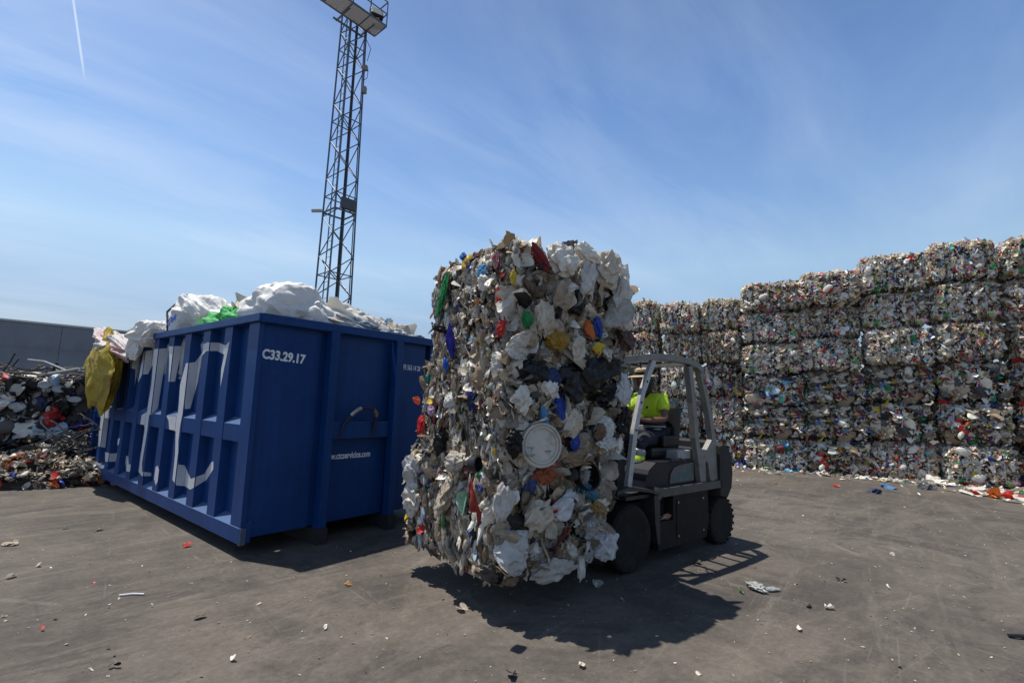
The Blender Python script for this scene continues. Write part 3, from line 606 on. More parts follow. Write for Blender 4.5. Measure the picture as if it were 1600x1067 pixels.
    polys = {
     'letter_c': [[(478, 300), (505, 200), (548, 195), (583, 150), (586, 112), (605, 103), (660, 105), (688, 118), (708, 98), (665, 310), (668, 230), (683, 160), (650, 143), (600, 143), (580, 165), (560, 290), (525, 410), (500, 412), (500, 362), (485, 368), (472, 395)],
      [(472, 395), (485, 368), (500, 362), (495, 410), (480, 480), (470, 560), (470, 668), (500, 672), (528, 735), (590, 712), (625, 655), (633, 655), (632, 690), (600, 740), (525, 785), (500, 768), (462, 765), (443, 740), (455, 620), (458, 515), (428, 507), (425, 465), (415, 445), (445, 430), (468, 432)]],
     'letter_t': [[(283, 290), (310, 145), (355, 138), (355, 200), (330, 250), (303, 252)],
      [(355, 135), (422, 130), (400, 250), (375, 410), (350, 435), (335, 440), (325, 520), (302, 660), (302, 702), (345, 706), (345, 722), (300, 722), (290, 705), (230, 700), (225, 660), (228, 628), (238, 628), (240, 668), (283, 668), (300, 600), (315, 500), (310, 485), (293, 485), (300, 440), (325, 425), (345, 300), (352, 220)],
      [(425, 122), (490, 120), (470, 210), (455, 285), (425, 285), (428, 180)], [(248, 160), (293, 158), (268, 305), (272, 228), (248, 222)],
      [(365, 680), (375, 673), (382, 700), (378, 740), (365, 765), (358, 735)]],
     'letter_stroke': [[(112, 395), (155, 400), (150, 425), (148, 455), (132, 590), (100, 585), (103, 500)], [(130, 610), (160, 618), (185, 616), (180, 655), (132, 655)], [(187, 580), (190, 550), (200, 545), (195, 575)]]}
    import mathutils
    def fill(mb, pl, conv):
        n = len(pl)
        ts = mathutils.geometry.tessellate_polygon([[Vector((a, b, 0)) for a, b in pl]])
        if ts: mb.add([conv(a, b) for a, b in pl], [tuple(t) for t in ts])
    for nm, ps in polys.items():
        for ply in ps:
            mb = MB()
            px = [Zp(q) for q in ply]
            def planeY(xl): return [on_plane(a, b, CO+CU*xl, CV, KZ, CU) for a, b in px]      # (y,z) on x=xl
            def do(xl, y0, y1, z0, z1):
                c_ = clip(clip(planeY(xl), y0, y1, 0), z0, z1, 1)
                if len(c_) >= 3: fill(mb, c_, lambda a, b: (xl, a, b))
            for r in RIBS:
                do(-.002, r+.002, r+.198, .29, 2.33)
                c_ = clip(clip([on_plane(a, b, CO+CV*(r-.014), CU, KZ, CV) for a, b in px], .004, .095, 0), .36, 2.33, 1)
                c_ = [q for q in c_]
                if len(c_) >= 3: fill(mb, c_, lambda a, b, r=r: (a, r-.0145+.0-(-a)*0-.012*(a/.1)*0-.0, b))
            do(0, .0, .235, .29, 2.33)
            ys = [.24]+[v for r in RIBS for v in (r-.014, r+.214)]+[Ln-.19]
            for a, b in zip(ys[::2], ys[1::2]):
                do(.0975, a, b, .35, 1.1); do(.0975, a, b, 1.345, 2.33); do(.0025, a+.01, b-.01, 1.102, 1.273)
            if mb.v:
                o_ = mb.build('painted_stroke', M_white, root)
    # lettering on the front
    def TM(x, y, z, tilt=0): return Matrix.Translation((x, y, z)) @ Matrix.Rotation(PI/2, 4, 'X') @ Matrix.Rotation(tilt, 4, 'Z')
    t1 = text_obj('C33.29.17', 'number_lettering', .135, TM(.062, .0275, 1.965, -.05), M_text, root, .83, .005)
    # serifs for the stencilled number
    text_obj('www.ctcservicios.com', 'web_lettering', .105, TM(.855, .0595, .875, 0), M_text, root, .66, .0018)
    text_obj('tf. 95 563 14 28', 'phone_lettering', .098, TM(1.825, .0275, 1.975, -.02), M_text, root, .56, .0012)
    return root
container()

# ------------------------------------------------------------------ sacks heaped in the container
def sack(name, label, cat, loc, dims, rz=0, col='white', seed=0, crease=.3, tiltv=(0, 0, 0), col2=None, group=None, k=6, fine=.05, mt=None, zmin=None):
    rng = np.random.default_rng(seed); v, f = ico(k); r = np.ones(len(v))
    vw = v+.16*np.sin(v[:, [1, 2, 0]]*3.1+seed)+.07*np.sin(v[:, [2, 0, 1]]*7.3+seed*2)
    for j in range(24):
        kv = rng.normal(0, 1, 3)*np.array([1, 1, .6]); kv /= np.linalg.norm(kv); fr = rng.uniform(1.0, 2.0)*(1+j*.40); ph = rng.uniform(0, 6.28)
        a = crease*.46/(1+j*.40)**1.22
        q_ = np.abs(np.sin(fr*(vw@kv)+ph)); r += a*((1-q_**.7 if j % 3 else q_)-(.32 if j % 3 else .64))*1.6
    P = v*r[:, None]
    P = P*np.array(dims)/2
    Mx = (Matrix.Rotation(rz, 3, 'Z') @ Matrix.Rotation(tiltv[1], 3, 'Y') @ Matrix.Rotation(tiltv[0], 3, 'X'))
    P = P@np.array(Mx).T
    if zmin is not None: P[:, 2] = np.maximum(P[:, 2], zmin-loc[2])
    c = np.tile(np.array(PAL[col] if isinstance(col, str) else col), (len(v), 1))
    if col2:
        m_ = (np.sin(P[:, 0]*9+3*np.sin(P[:, 2]*7))+np.sin(P[:, 1]*8+P[:, 2]*11+1)) > 1.0
        c[m_] = PAL[col2] if isinstance(col2, str) else col2
    o = trash_mesh_obj(name, P, [f], c, mt or M_film, smooth=np.ones(len(f))); o.location = loc
    o.data.set_sharp_from_angle(angle=math.radians(26))
    tag(o, label, cat, group); return o
def cw_(x, y, z):       # container-local -> world
    p = CO+CU*x+CV*y; return (float(p[0]), float(p[1]), z)
def heap():
    G_ = 'sacks heaped in the blue container'
    wh = (.76, .76, .74); ow = (.60, .58, .54)
    # filling that everything rests on
    rng = np.random.default_rng(50); v, f = ico(5); c = np.sign(v)*np.abs(v)**.45; c = c*np.array([1.09, 3.05, .5]); c[:, 2] = np.maximum(c[:, 2], -.3)
    c += .04*np.sin(c[:, [1, 2, 0]]*9)
    P = np.stack([c[:, 0], c[:, 1], c[:, 2]], 1)
    n_ = 900; p, nn = box_surface(rng, n_, np.array([.96, 2.92, .3]), .15, faces=[(2, 1)]); e = rng.uniform(.14, .36, n_)
    sv, sf, scc = scraps(rng, p+np.stack([np.zeros(n_), np.zeros(n_), .12+rng.uniform(0, .1, n_)+.08*np.sin(p[:, 1]*2.3)], 1), nn, e, e*rng.uniform(1, 1.8, n_), pick_cols(rng, n_, dict(white=20, offwhite=12, clear=8, lgrey=8, green=.5, sky=1)), m=8, slope=.9, tilt=.4, folds=7)
    V, F, C, S = merge([(P, f, np.tile((.45, .44, .42), (len(P), 1)), True), (sv, sf, scc, True)])
    q = CO+CU*1.185+CV*3.2
    o = trash_mesh_obj('plastic_waste', V, F, C, M_film, smooth=S, loc=(q[0], q[1], 2.03)); o.rotation_euler = (0, 0, CYAW)
    tag(o, 'layer of loose white plastic film filling the blue container', 'waste', kind='stuff')
    r = CYAW
    sack('white_sack', 'upright white sack with blue script on it and a dark cord down it', 'sack', cw_(.42, 2.95, 2.62), (.75, 1.3, .80), r, wh, 1, .38, group=G_)
    sack('white_sack', 'low white sack right behind the green bag', 'sack', cw_(.75, 1.95, 2.52), (.8, 1.2, .6), r, wh, 2, .4, group=G_)
    sack('green_bag', 'crumpled translucent green bag lying on the container rim', 'bag', cw_(.28, 1.5, 2.47), (.42, 1.15, .40), r, (.06, .42, .10), 3, .42, group=G_)
    sack('clear_bag', 'small clear bag between the green bag and the big white sheet', 'bag', cw_(.42, .75, 2.46), (.45, .6, .34), r, (.62, .63, .62), 4, .4, group=G_)
    sack('lime_bag', 'scrap of lime green bag showing behind the clear bag', 'bag', cw_(.75, .72, 2.60), (.28, .35, .2), r, (.36, .62, .16), 5, .6, group=G_, k=4)
    sack('white_sheet', 'large smooth white sack sheet humped over the front corner', 'sack', cw_(.52, .42, 2.54), (.95, .9, .66), r, wh, 16, .3, group=G_, k=5)
    sack('white_sheet', 'peaked fold of white sacking at the top of the heap', 'sack', cw_(.62, .72, 2.72), (.62, .6, .42), r+.5, wh, 17, .42, group=G_)
    sack('folded_tarp', 'long folded grey white tarp sloping down to the right', 'tarp', cw_(1.32, .55, 2.50), (1.3, .9, .46), r, (.62, .60, .56), 8, .34, tiltv=(0, .16, 0), col2=(.42, .38, .32), group=G_)
    sack('folded_tarp', 'stained lower fold of tarp with grey smears on the front rim', 'tarp', cw_(1.30, .22, 2.45), (.85, .35, .26), r, (.45, .44, .42), 9, .45, tiltv=(0, .1, 0), col2=(.16, .22, .27), group=G_)
    sack('white_bag', 'small white bag at the right end of the front rim', 'bag', cw_(1.87, .2, 2.45), (.36, .3, .18), r, ow, 10, .5, group=G_)
    sack('grey_rag', 'grey rag draped over the right end of the rim', 'rag', cw_(2.13, .1, 2.42), (.26, .3, .08), r, (.2, .2, .2), 11, .5, group=G_, k=4)
    sack('white_film', 'thin white film bag draped over the long side', 'bag', cw_(.06, 3.75, 2.44), (.55, .9, .42), r, wh, 12, .45, group=G_)
    sack('white_film', 'flap of white film hanging down outside next to the yellow sack', 'bag', cw_(-.10, 3.95, 2.24), (.16, .55, .38), r, wh, 13, .45, group=G_)
    sack('white_sack', 'pale sack lying behind the draped film bag', 'sack', cw_(.55, 3.6, 2.50), (.8, 1.1, .42), r, ow, 18, .4, group=G_)
    sack('printed_sack', 'white and pink printed sack lying over the far end of the long side', 'sack', cw_(-.12, 5.0, 2.34), (.55, 1.55, .42), r, (.58, .53, .52), 14, .4, tiltv=(.22, 0, 0), col2=(.55, .34, .34), group=G_)
    sack('yellow_sack', 'dirty yellow sack hanging outside the long side', 'sack', cw_(-.22, 4.95, 1.88), (.34, 1.3, 1.15), r, (.42, .31, .025), 15, .34, col2=(.33, .22, .03), group=G_)
    sack('yellow_rag', 'small bright yellow tuft beside the yellow sack', 'rag', cw_(-.25, 5.75, 2.0), (.15, .25, .22), r, (.75, .62, .12), 19, .6, group=G_, k=4)
    # cord and blue script on the upright sack
    sk = bpy.data.objects['white_sack']; 
    inv = Matrix.LocRotScale(sk.location, sk.rotation_euler, None).inverted()
    pts = [(.22, 2.95, 2.99), (.12, 3.02, 2.86), (.03, 3.08, 2.72), (.02, 2.98, 2.58), (.04, 3.0, 2.44)]
    MB().tube([inv @ Vector(cw_(*p)) for p in pts], .014, 6).build('cord', M_dark, sk)
    M4 = Matrix.Translation(inv @ Vector(cw_(-.03, 2.80, 2.48))) @ Matrix.Rotation(CYAW-PI/2, 4, 'Z') @ Matrix.Rotation(PI/2-.12, 4, 'X') @ Matrix.Rotation(.25, 4, 'Z') @ Matrix(((1, .35, 0, 0), (0, 1, 0, 0), (0, 0, 1, 0), (0, 0, 0, 1)))
    text_obj('Qela', 'blue_script', .17, M4, mat('blue_print', (.03, .10, .42), .5), sk, .9, .0, .004)
    MB().tube([cw_(.1, 3.35, 2.72), cw_(.1, 3.02, 2.50), cw_(.05, 2.95, 2.47)], .014, 6).build('metal_strip', M_worn)
    tag(bpy.data.objects['metal_strip'], 'bent metal strip poking up left of the upright white sack', 'metal strip')
heap()

# ------------------------------------------------------------------ floodlight mast
def mast():
    bx, by = -6.45, 17.0; root = empty('floodlight_mast', (bx, by, 0), 0)
    tag(root, 'tall grey lattice mast with a floodlight platform on top', 'light mast')
    d = Vector((-.653, -.757, 0)); e = Vector((.757, -.653, 0)); H = 16.1
    hw = lambda z: .50-.17*z/H
    def cpt(sx, sy, z): return d*(sx*hw(z))+e*(sy*hw(z))+Vector((0, 0, z))
    cs = [(1, 1), (1, -1), (-1, -1), (-1, 1)]
    for c in cs: MB().tube([cpt(*c, 0), cpt(*c, H+.0)], .034, 6).build('leg', M_galv, root)
    br = MB(); nb = 11; hb_ = H/nb
    for i in range(nb):
        z0, z1 = i*hb_, (i+1)*hb_
        for k in range(4):
            a, b = cs[k], cs[(k+1) % 4]
            if k % 2 == 0 or i % 1 == 0:
                zm = (z0+z1)/2
                if (k % 2) == 0: br.tube([cpt(*a, z0), cpt(*b, zm)], .02, 5); br.tube([cpt(*b, zm), cpt(*a, z1)], .02, 5)
                else: br.tube([cpt(*b, z0), cpt(*a, zm)], .02, 5); br.tube([cpt(*a, zm), cpt(*b, z1)], .02, 5)
            if i % 2 == 0: br.tube([cpt(*a, z0+.02), cpt(*b, z0+.02)], .022, 5)
    br.build('bracing', M_galv, root)
    ld = MB(); q0 = cpt(1, 0, 0)
    for s in (-.17, .17): ld.tube([d*.33+e*s+Vector((0, 0, .3)), d*.2+e*s+Vector((0, 0, H))], .022, 5)
    z = .5
    while z < H: ld.tube([d*(.33-.13*z/H)-e*.17+Vector((0, 0, z)), d*(.33-.13*z/H)+e*.17+Vector((0, 0, z))], .008, 4); z += .3
    ld.build('ladder', M_galv, root)
    MB().tube([Vector((.08, .1, 0)), Vector((.08, .1, H))], .05, 8).build('cable_conduit', M_dark, root)
    MB().tube([cpt(-1, .7, 0), cpt(-1, .7, H)], .02, 6).build('cable', M_dark, root)
    # platform: along d, on the near side (+e)
    P0 = Vector((-5.72-bx, 17.23-by, 15.5)); Lp, Wp = 2.75, .80
    def pp(a, b, z=0): return P0+d*a+e*b+Vector((0, 0, z))
    fr = MB()
    for a, b in (((0, 0), (Lp, 0)), ((0, Wp), (Lp, Wp)), ((0, 0), (0, Wp)), ((Lp, 0), (Lp, Wp)), ((.7, 0), (.7, Wp)), ((1.4, 0), (1.4, Wp)), ((2.1, 0), (2.1, Wp))): fr.tube([pp(*a), pp(*b)], .035, 4)
    fr.tube([pp(.3, -.4), pp(1.5, -.4)], .04, 4); fr.tube([pp(.35, -.45), pp(.35, .5)], .04, 4); fr.tube([pp(1.35, -.45), pp(1.35, .5)], .04, 4)
    pf = fr.build('platform', M_galv, root)
    m_ = mat('grating', (.42, .43, .46), .6, .2)
    fl = MB(); a = .05
    while a < Lp-.03: fl.box((0, 0, 0), (1, 1, 1), Matrix(((d.x*.028, e.x*(Wp-.08), 0, pp(a, .04).x), (d.y*.028, e.y*(Wp-.08), 0, pp(a, .04).y), (0, 0, .02, 15.49), (0, 0, 0, 1)))); a += .036
    fl.build('floor_grating', m_, pf)
    rl = MB()
    cor = [(0, 0), (0, Wp), (Lp, Wp), (Lp, 0)]
    for z in (.5, 1.0):
        rl.tube([pp(*cor[0], z), pp(*cor[1], z)], .024, 5); rl.tube([pp(*cor[1], z), pp(*cor[2], z)], .024, 5); rl.tube([pp(*cor[2], z), pp(*cor[3], z)], .024, 5)
    for a in (0, .7, 1.4, 2.1, Lp): rl.tube([pp(a, Wp), pp(a, Wp, 1.0)], .024, 5)
    rl.tube([pp(0, 0), pp(0, 0, 1.0)], .024, 5); rl.tube([pp(Lp, 0), pp(Lp, 0, 1.0)], .024, 5)
    rl.build('guard_rail', M_galv, root)
    # floodlight tilted out over the yard
    Mf = Matrix.Translation(pp(.22, .42, .62)) @ Matrix.Rotation(math.atan2(e.y, e.x)-.3, 4, 'Z') @ Matrix.Rotation(math.radians(62), 4, 'Y')
    fb = MB(); fb.box((-.24, -.24, -.14), (.24, .24, .06), Mf, .03); fld = fb.build('floodlight', M_black, root)
    MB().box((-.2, -.2, .062), (.2, .2, .07), Mf).build('lamp_glass', mat('lamp_glass', (.30, .31, .28), .15), fld)
    MB().box((-.16, -.1, -.5), (.16, .12, -.3), Matrix.Translation(pp(.25, .42, .62))).build('ballast_box', mat('box_tan', (.22, .17, .13), .6), root)
    # boxes on the right-hand leg
    for z, s in ((14.0, .09), (13.1, .13)):
        q = cpt(-1, .9, z); MB().box((q.x-.02, q.y-.1, z-s), (q.x+.16, q.y+.05, z+s), bev=.02).build('junction_box', mat('box_grey', (.25, .23, .22), .6), root)
    q = cpt(-1, 1, 14.2); cb = MB(); cb.tube([q, q+Vector((.16, 0, -.3)), q+Vector((.14, 0, -.6)), q+Vector((.02, 0, -.7))], .012, 5); cb.tube([q+Vector((.0, 0, 1.0)), q+Vector((.2, 0, .6)), q+Vector((.1, 0, .1))], .012, 5); cb.build('loose_cable', M_dark, root)
    # dark box panel and CCTV camera at mid-height
    a_, b_ = cpt(-1, 1, 8.5), cpt(1, 1, 8.5)
    mid = (cpt(-1, 1, 8.5)+cpt(-.15, 1, 8.5))/2; ang = math.atan2(d.y, d.x)
    MB().box((-.30, -.02, -.20), (.28, .14, .20), Matrix.Translation(mid+d*.12-e*.1) @ Matrix.Rotation(ang, 4, 'Z'), .01).build('control_box', mat('control_box', (.07, .08, .085), .55), root)
    g_ = MB(); 
    for k in range(4): g_.tube([cpt(*cs[k], 8.2), cpt(*cs[(k+1) % 4], 8.2)], .035, 5)
    g_.build('support_frame', M_galv, root)
    q = cpt(1, -1, 8.22); cc_ = MB(); cc_.box((-.30, -.05, -.045), (.06, .05, .055), Matrix.Translation(q+Vector((-.1, -.02, .04))) @ Matrix.Rotation(.2, 4, 'Z') @ Matrix.Rotation(-.12, 4, 'Y'), .012)
    cc_.build('security_camera', mat('camera_beige', (.45, .42, .36), .5), root)
    MB().box((-4.5, -.0, 0), (0, 0, 0)) if 0 else None
    MB().box((-.75, -.75, 0), (.75, .75, .3)).build('footing', M_frame, root)
mast()

# ------------------------------------------------------------------ forklift
FF = np.array([-.783, -.622, 0]); FF /= np.linalg.norm(FF); FL = np.array([-FF[1], FF[0], 0]); FO = np.array([.91, 5.31, 0]); F_ANG = math.atan2(FF[1], FF[0])
def bar(mb, pts, wx, y0, y1):
    """flat bar along an (x,z) polyline, wx wide in the plane, between y0 and y1"""
    n = len(pts); L_, R_ = [], []
    for i, p in enumerate(pts):
        a = Vector(pts[max(i-1, 0)]); b = Vector(pts[min(i+1, n-1)]); t = (b-a).normalized(); q = Vector((-t.y, t.x))*wx/2
        L_.append((p[0]+q.x, p[1]+q.y)); R_.append((p[0]-q.x, p[1]-q.y))
    for i in range(n-1): mb.prism([L_[i], L_[i+1], R_[i+1], R_[i]], 1, y0, y1)
def wheel(parent, x, y, r, wdt, sgn, lug):
    e = empty('wheel', (x, y, r), 0, parent); Mx = Matrix.Rotation(-sgn*PI/2, 4, 'X')
    h = wdt/2
    t = MB().lathe([(r*.60, -h*.9), (r*.72, -h), (r*.93, -h*.92), (r, -h*.7), (r, h*.7), (r*.93, h*.92), (r*.72, h), (r*.60, h*.9)], 40, Mx)
    for k in range(22 if lug else 0):
        a = 2*PI*k/22
        for s in (-1, 1):
            t.box((r*.965, -r*.055, s*h*.05), (r*1.022, r*.055, s*h*.96), Mx @ Matrix.Rotation(a+(.06 if s > 0 else -.06), 4, 'Z'))
    t.build('tyre', M_tyre, e)
    m = MB().lathe([(r*.60, -h*.6), (r*.60, h*.82), (r*.55, h*.86), (r*.50, h*.5), (r*.3, h*.42), (r*.27, h*.62), (r*.02, h*.66)], 32, Mx)
    for k in range(6):
        a = k*PI/3; m.lathe([(.014, h*.4), (.014, h*.56), (.004, h*.57)], 6, Mx @ Matrix.Translation((r*.38*math.cos(a), r*.38*math.sin(a), 0)))
    m.build('rim', mat('rim_grey', (.26, .25, .24), .6, .2, dirt=((.12, .1, .08), 10, .5, .8)), e)
def forklift():
    root = empty('forklift', (float(FO[0]), float(FO[1]), 0), F_ANG)
    tag(root, 'worn grey forklift with an open cage carrying the tall stack of bales', 'forklift')
    wheel(root, .04, .44, .315, .23, -1, False); wheel(root, .04, -.44, .315, .23, 1, False)
    wheel(root, -1.73, .42, .27, .19, -1, True); wheel(root, -1.73, -.42, .27, .19, 1, True)
    # chassis with the step recess cut out of its side
    c = MB()
    c.prism([(-.45, .12), (-1.38, .13), (-1.44, .30), (-1.42, .655), (-.72, .655), (-.72, .40), (-.45, .40)], 1, .40, .50)
    c.box((-1.40, -.39, .14), (-.43, .39, .66)); c.prism([(-.45, .12), (-1.38, .13), (-1.42, .655), (-.45, .655)], 1, -.50, -.395)
    c.box((-.425, -.36, .2), (.1, .36, .6)); c.box((-.46, .505, .12), (-.443, .40, .66)); ch_ = c.build('chassis', M_greyb, root)
    pn = MB(); pn.box((-1.34, .501, .19), (-.78, .507, .60), bev=.002); pn.build('access_panel', M_greyb, ch_)
    for x in (-1.31, -.81):
        for z in (.22, .57): MB().lathe([(.011, 0), (.011, .004), (.003, .005)], 8, Matrix.Translation((x, .507, z)) @ Matrix.Rotation(-PI/2, 4, 'X')).build('bolt', M_worn, ch_)
    MB().box((-1.36, .43, 1.86), (-1.44, .50, 1.96), bev=.01).build('tail_lamp', mat('tail_lamp_red', (.25, .02, .015), .3), root)
    MB().tube([(-1.0, .47, .99), (-.9, .475, 1.03), (-.75, .46, 1.01)], .012, 6).build('hose', M_black, root)
    # side rail / running board edge and front fender
    s = MB()
    for sg in (1, -1):
        a, b = (.40, .53) if sg > 0 else (-.53, -.40)
        bar(s, [(-1.72, .70), (-.52, .70), (-.40, .72)], .085, a, b)
        s.prism([(-.50, .665), (-.38, .60), (-.36, .66), (-.44, .74), (-.5, .74)], 1, a, b-.002*sg if sg > 0 else b)
    s.build('side_rail', mat('rail_grey', (.07, .07, .066), .5, .1, noise=(10, .2), dirt=((.05, .05, .045), 12, .45, .7)), root)
    for sg in (1, -1):
        f = MB(); a, b = (.36, .56) if sg > 0 else (-.56, -.36)
        pts = [(.04+.385*math.cos(t), .315+.41*math.sin(t)+(.05 if t < 2 else 0)) for t in [math.radians(q) for q in (172, 155, 138, 120, 102, 84, 66, 50, 36)]]
        bar(f, [(-.40, .70), (-.25, .745), (-.05, .775), (.15, .79), (.28, .77)], .03, a, b)
        f.prism([(-.44, .60), (-.40, .69), (-.34, .69), (-.36, .40), (-.40, .2), (-.44, .2)], 1, a, b-.03 if sg > 0 else b)
        f.build('fender', M_dark, root)
    # hood under the seat, plaque
    h = MB(); h.prism([(-.30, .745), (-1.25, .745), (-1.27, .98), (-1.1, 1.0), (-.50, 1.0), (-.38, .93), (-.32, .84)], 1, -.42, .44); h.build('engine_hood', M_navy, root)
    p = MB(); p.prism([(-.74, .765), (-1.215, .765), (-1.215, .965), (-.95, .955), (-.82, .93), (-.755, .86)], 1, .441, .452); pl = p.build('side_plaque', mat('plaque_grey', (.10, .103, .10), .5, noise=(9, .2), dirt=((.05, .05, .05), 14, .45, .75)), root)
    t = MB()
    for k in range(7): t.box((-.83-k*.047, .4525, .80+.004*k), (-.858-k*.047, .455, .856+.003*k))
    t.build('faded_marks', mat('teal_print', (.03, .14, .15), .6, noise=(20, .3)), pl)
    # floor and front cowl
    c = MB(); c.box((-.42, -.48, .665), (.05, .48, .70)); c.prism([(.02, .70), (.12, .70), (.10, 1.12), (-.02, 1.12)], 1, -.42, .42); c.build('floor_cowl', M_dark, root)
    # counterweight
    bm = bmesh.new(); prof = [(-1.66, .66), (-1.66, .54), (-1.84, .50), (-1.95, .62), (-1.985, .80), (-1.97, 1.02), (-1.90, 1.14), (-1.76, 1.195), (-1.66, 1.17)]
    cwm = MB(); ys = [(-.53, .90), (-.46, .975), (-.3, 1.0), (.3, 1.0), (.46, .975), (.53, .90)]; bm.free()
    vs = []; n = len(prof); cx, cz = -1.66, .82
    for y, k in ys: vs += [(cx+(x-cx)*(k if x < -1.7 else 1), y, cz+(z-cz)*k) for x, z in prof]
    fs = [tuple(range(n))[::-1], tuple((len(ys)-1)*n+i for i in range(n))]
    for j in range(len(ys)-1):
        for i in range(n): fs.append((j*n+i, j*n+(i+1) % n, (j+1)*n+(i+1) % n, (j+1)*n+i))
    cwm.add(vs, fs, True); cwm.build('counterweight', mat('counterweight_grey', (.035, .034, .031), .7, spec=.2, noise=(6, .2), dirt=((.04, .038, .035), 9, .45, .75)), root)
    MB().box((-1.655, -.42, .66), (-1.28, .42, 1.10)).build('rear_body', M_dark, root)
    MB().box((-1.24, -.4, 1.0), (-.98, .4, 1.10), bev=.015).build('rear_cover', mat('pale_cover', (.36, .35, .33), .5, noise=(8, .15)), root)
    # overhead guard
    M_fp = mat('sunlit_grey_paint', (.42, .42, .42), .45, noise=(9, .15), dirt=((.10, .09, .08), 11, .55, .75))  # paler than the other frame paint: sun glint on the front pillars in the colour
    for a, b in ((-.50, -.455), (.455, .50)):
        fp = MB(); bar(fp, [(-.40, 2.085), (-.20, 1.72), (-.08, 1.35), (.02, .80)], .065, a, b); fpo = fp.build('front_pillar', M_fp, root)
    hm = MB()
    for x, z in ((-.27, 1.85), (-.17, 1.63), (-.085, 1.35)): hm.lathe([(.013, 0), (.013, .004)], 10, Matrix.Translation((x, .5005, z)) @ Matrix.Rotation(-PI/2, 4, 'X'))
    hm.build('bolt_hole', M_black, fpo)
    for a, b in ((.43, .50), (-.50, -.43)):
        rp = MB()
        bar(rp, [(-1.10, 2.07), (-1.17, 1.65), (-1.215, 1.25), (-1.24, 1.12)], .075, a, b)
        bar(rp, [(-1.32, 2.07), (-1.42, 1.81), (-1.53, 1.50), (-1.59, 1.20)], .075, a, b)
        rp.prism([(-1.205, 1.14), (-1.42, 1.10), (-1.545, 1.22), (-1.63, 1.22), (-1.66, .745), (-1.50, .745), (-1.45, .95), (-1.42, .98), (-1.39, .95), (-1.40, .745), (-1.285, .745)], 1, a+.003, b-.003)
        rp.build('rear_pillar', M_frame, root)
    g = MB()
    for a, b in ((.415, .51), (-.51, -.415)):
        bar(g, [(.16, 2.045), (-.12, 2.085), (-.42, 2.125), (-.75, 2.14), (-1.05, 2.125), (-1.25, 2.09), (-1.36, 2.03)], .065, a, b)
    for x, z, w_ in ((.13, 2.05, .08), (-.12, 2.085, .04), (-.37, 2.115, .04), (-.62, 2.135, .04), (-.87, 2.135, .04), (-1.2, 2.10, .1)): g.box((x-w_/2, -.414, z-.018), (x+w_/2, .414, z+.018))
    g.build('roof_guard', M_frame, root)
    # lamp and wiper tangle under the roof front
    MB().lathe([(.05, 0), (.07, .05), (.065, .07), (.01, .075)], 14, Matrix.Translation((-.16, .2, 1.99)) @ Matrix.Rotation(PI/2, 4, 'Y')).build('work_lamp', M_black, root)
    MB().tube([(-.25, .42, 2.06), (-.33, .38, 2.0), (-.42, .3, 2.03), (-.3, .2, 2.05)], .008, 5).build('loose_cable', M_black, root)
    # seat
    s = MB(); s.box((-1.22, -.25, 1.005), (-.70, .25, 1.13), bev=.04); s.build('seat', M_black, root)
    s = MB(); s.box((-.07, -.24, 0), (.06, .24, .52), Matrix.Translation((-1.20, 0, 1.10)) @ Matrix.Rotation(-.14, 4, 'Y'), .045); s.box((-.02, .20, .03), (.30, .27, .16), Matrix.Translation((-1.20, 0, 1.10)), .025); s.build('backrest', M_black, root)
    # steering
    s = MB(); s.tube([(.03, .0, 1.0), (-.28, 0, 1.27), (-.42, 0, 1.36)], .03, 8); s.build('steering_column', M_black, root)
    Ms = Matrix.Translation((-.47, .02, 1.385)) @ Matrix.Rotation(-.75, 4, 'Y')
    s = MB(); s.tube([(Ms @ Vector((.16*math.cos(a), .16*math.sin(a), 0))) for a in [k*PI/12 for k in range(24)]], .014, 6, closed=True)
    for a in (0, 2.1, 4.2): s.tube([Ms @ Vector((0, 0, -.02)), Ms @ Vector((.16*math.cos(a), .16*math.sin(a), 0))], .01, 5)
    s.build('steering_wheel', M_black, root)
    for y in (.2, .27): MB().tube([(-.05, -y, 1.1), (-.12, -y, 1.28)], .009, 6).build('lever', M_black, root)
    # mast, carriage, forks
    m = MB()
    for y in (.30, -.38): m.box((.14, y, .08), (.30, y+.08, 2.02))
    for z in (.3, 1.1, 1.95): m.box((.16, -.30, z), (.24, .30, z+.09))
    m.box((.17, -.05, .2), (.27, .05, 1.6)); m.build('mast', M_dark, root)
    m = MB()
    for z in (.30, .66): m.box((.305, -.5, z), (.345, .5, z+.10))
    m.build('carriage', M_dark, root)
    for y in (-.32, .22):
        m = MB(); m.box((.35, y, .2), (.385, y+.11, .8)); m.prism([(.35, .2), (.35, .245), (1.5, .225), (1.5, .205)], 1, y, y+.11); m.build('fork', M_dark, root)
    return root
FK = forklift()
def fk(x, y, z):
    p = FO+FF*x+FL*y; return Vector((float(p[0]), float(p[1]), z))

# ------------------------------------------------------------------ driver
def skin_mesh(nodes, edges, sub=2):
    """nodes: list of ((x,y,z), radius or (rx,ry)); returns evaluated mesh verts, faces"""
    me = bpy.data.meshes.new('tmp'); me.from_pydata([n[0] for n in nodes], edges, []); o = bpy.data.objects.new('tmp', me); COL.objects.link(o)
    md = o.modifiers.new('s', 'SKIN'); md.use_smooth_shade = True
    for i, n in enumerate(nodes):
        r = n[1]; me.skin_vertices[0].data[i].radius = (r, r) if not isinstance(r, tuple) else r
    me.skin_vertices[0].data[0].use_root = True
    sb = o.modifiers.new('b', 'SUBSURF'); sb.levels = sub; sb.render_levels = sub
    bpy.context.view_layer.update(); ev = o.evaluated_get(bpy.context.evaluated_depsgraph_get()); m2 = ev.to_mesh()
    V = [v.co.copy() for v in m2.vertices]; Fs = [tuple(f.vertices) for f in m2.polygons]; ev.to_mesh_clear(); bpy.data.objects.remove(o)
    return V, Fs
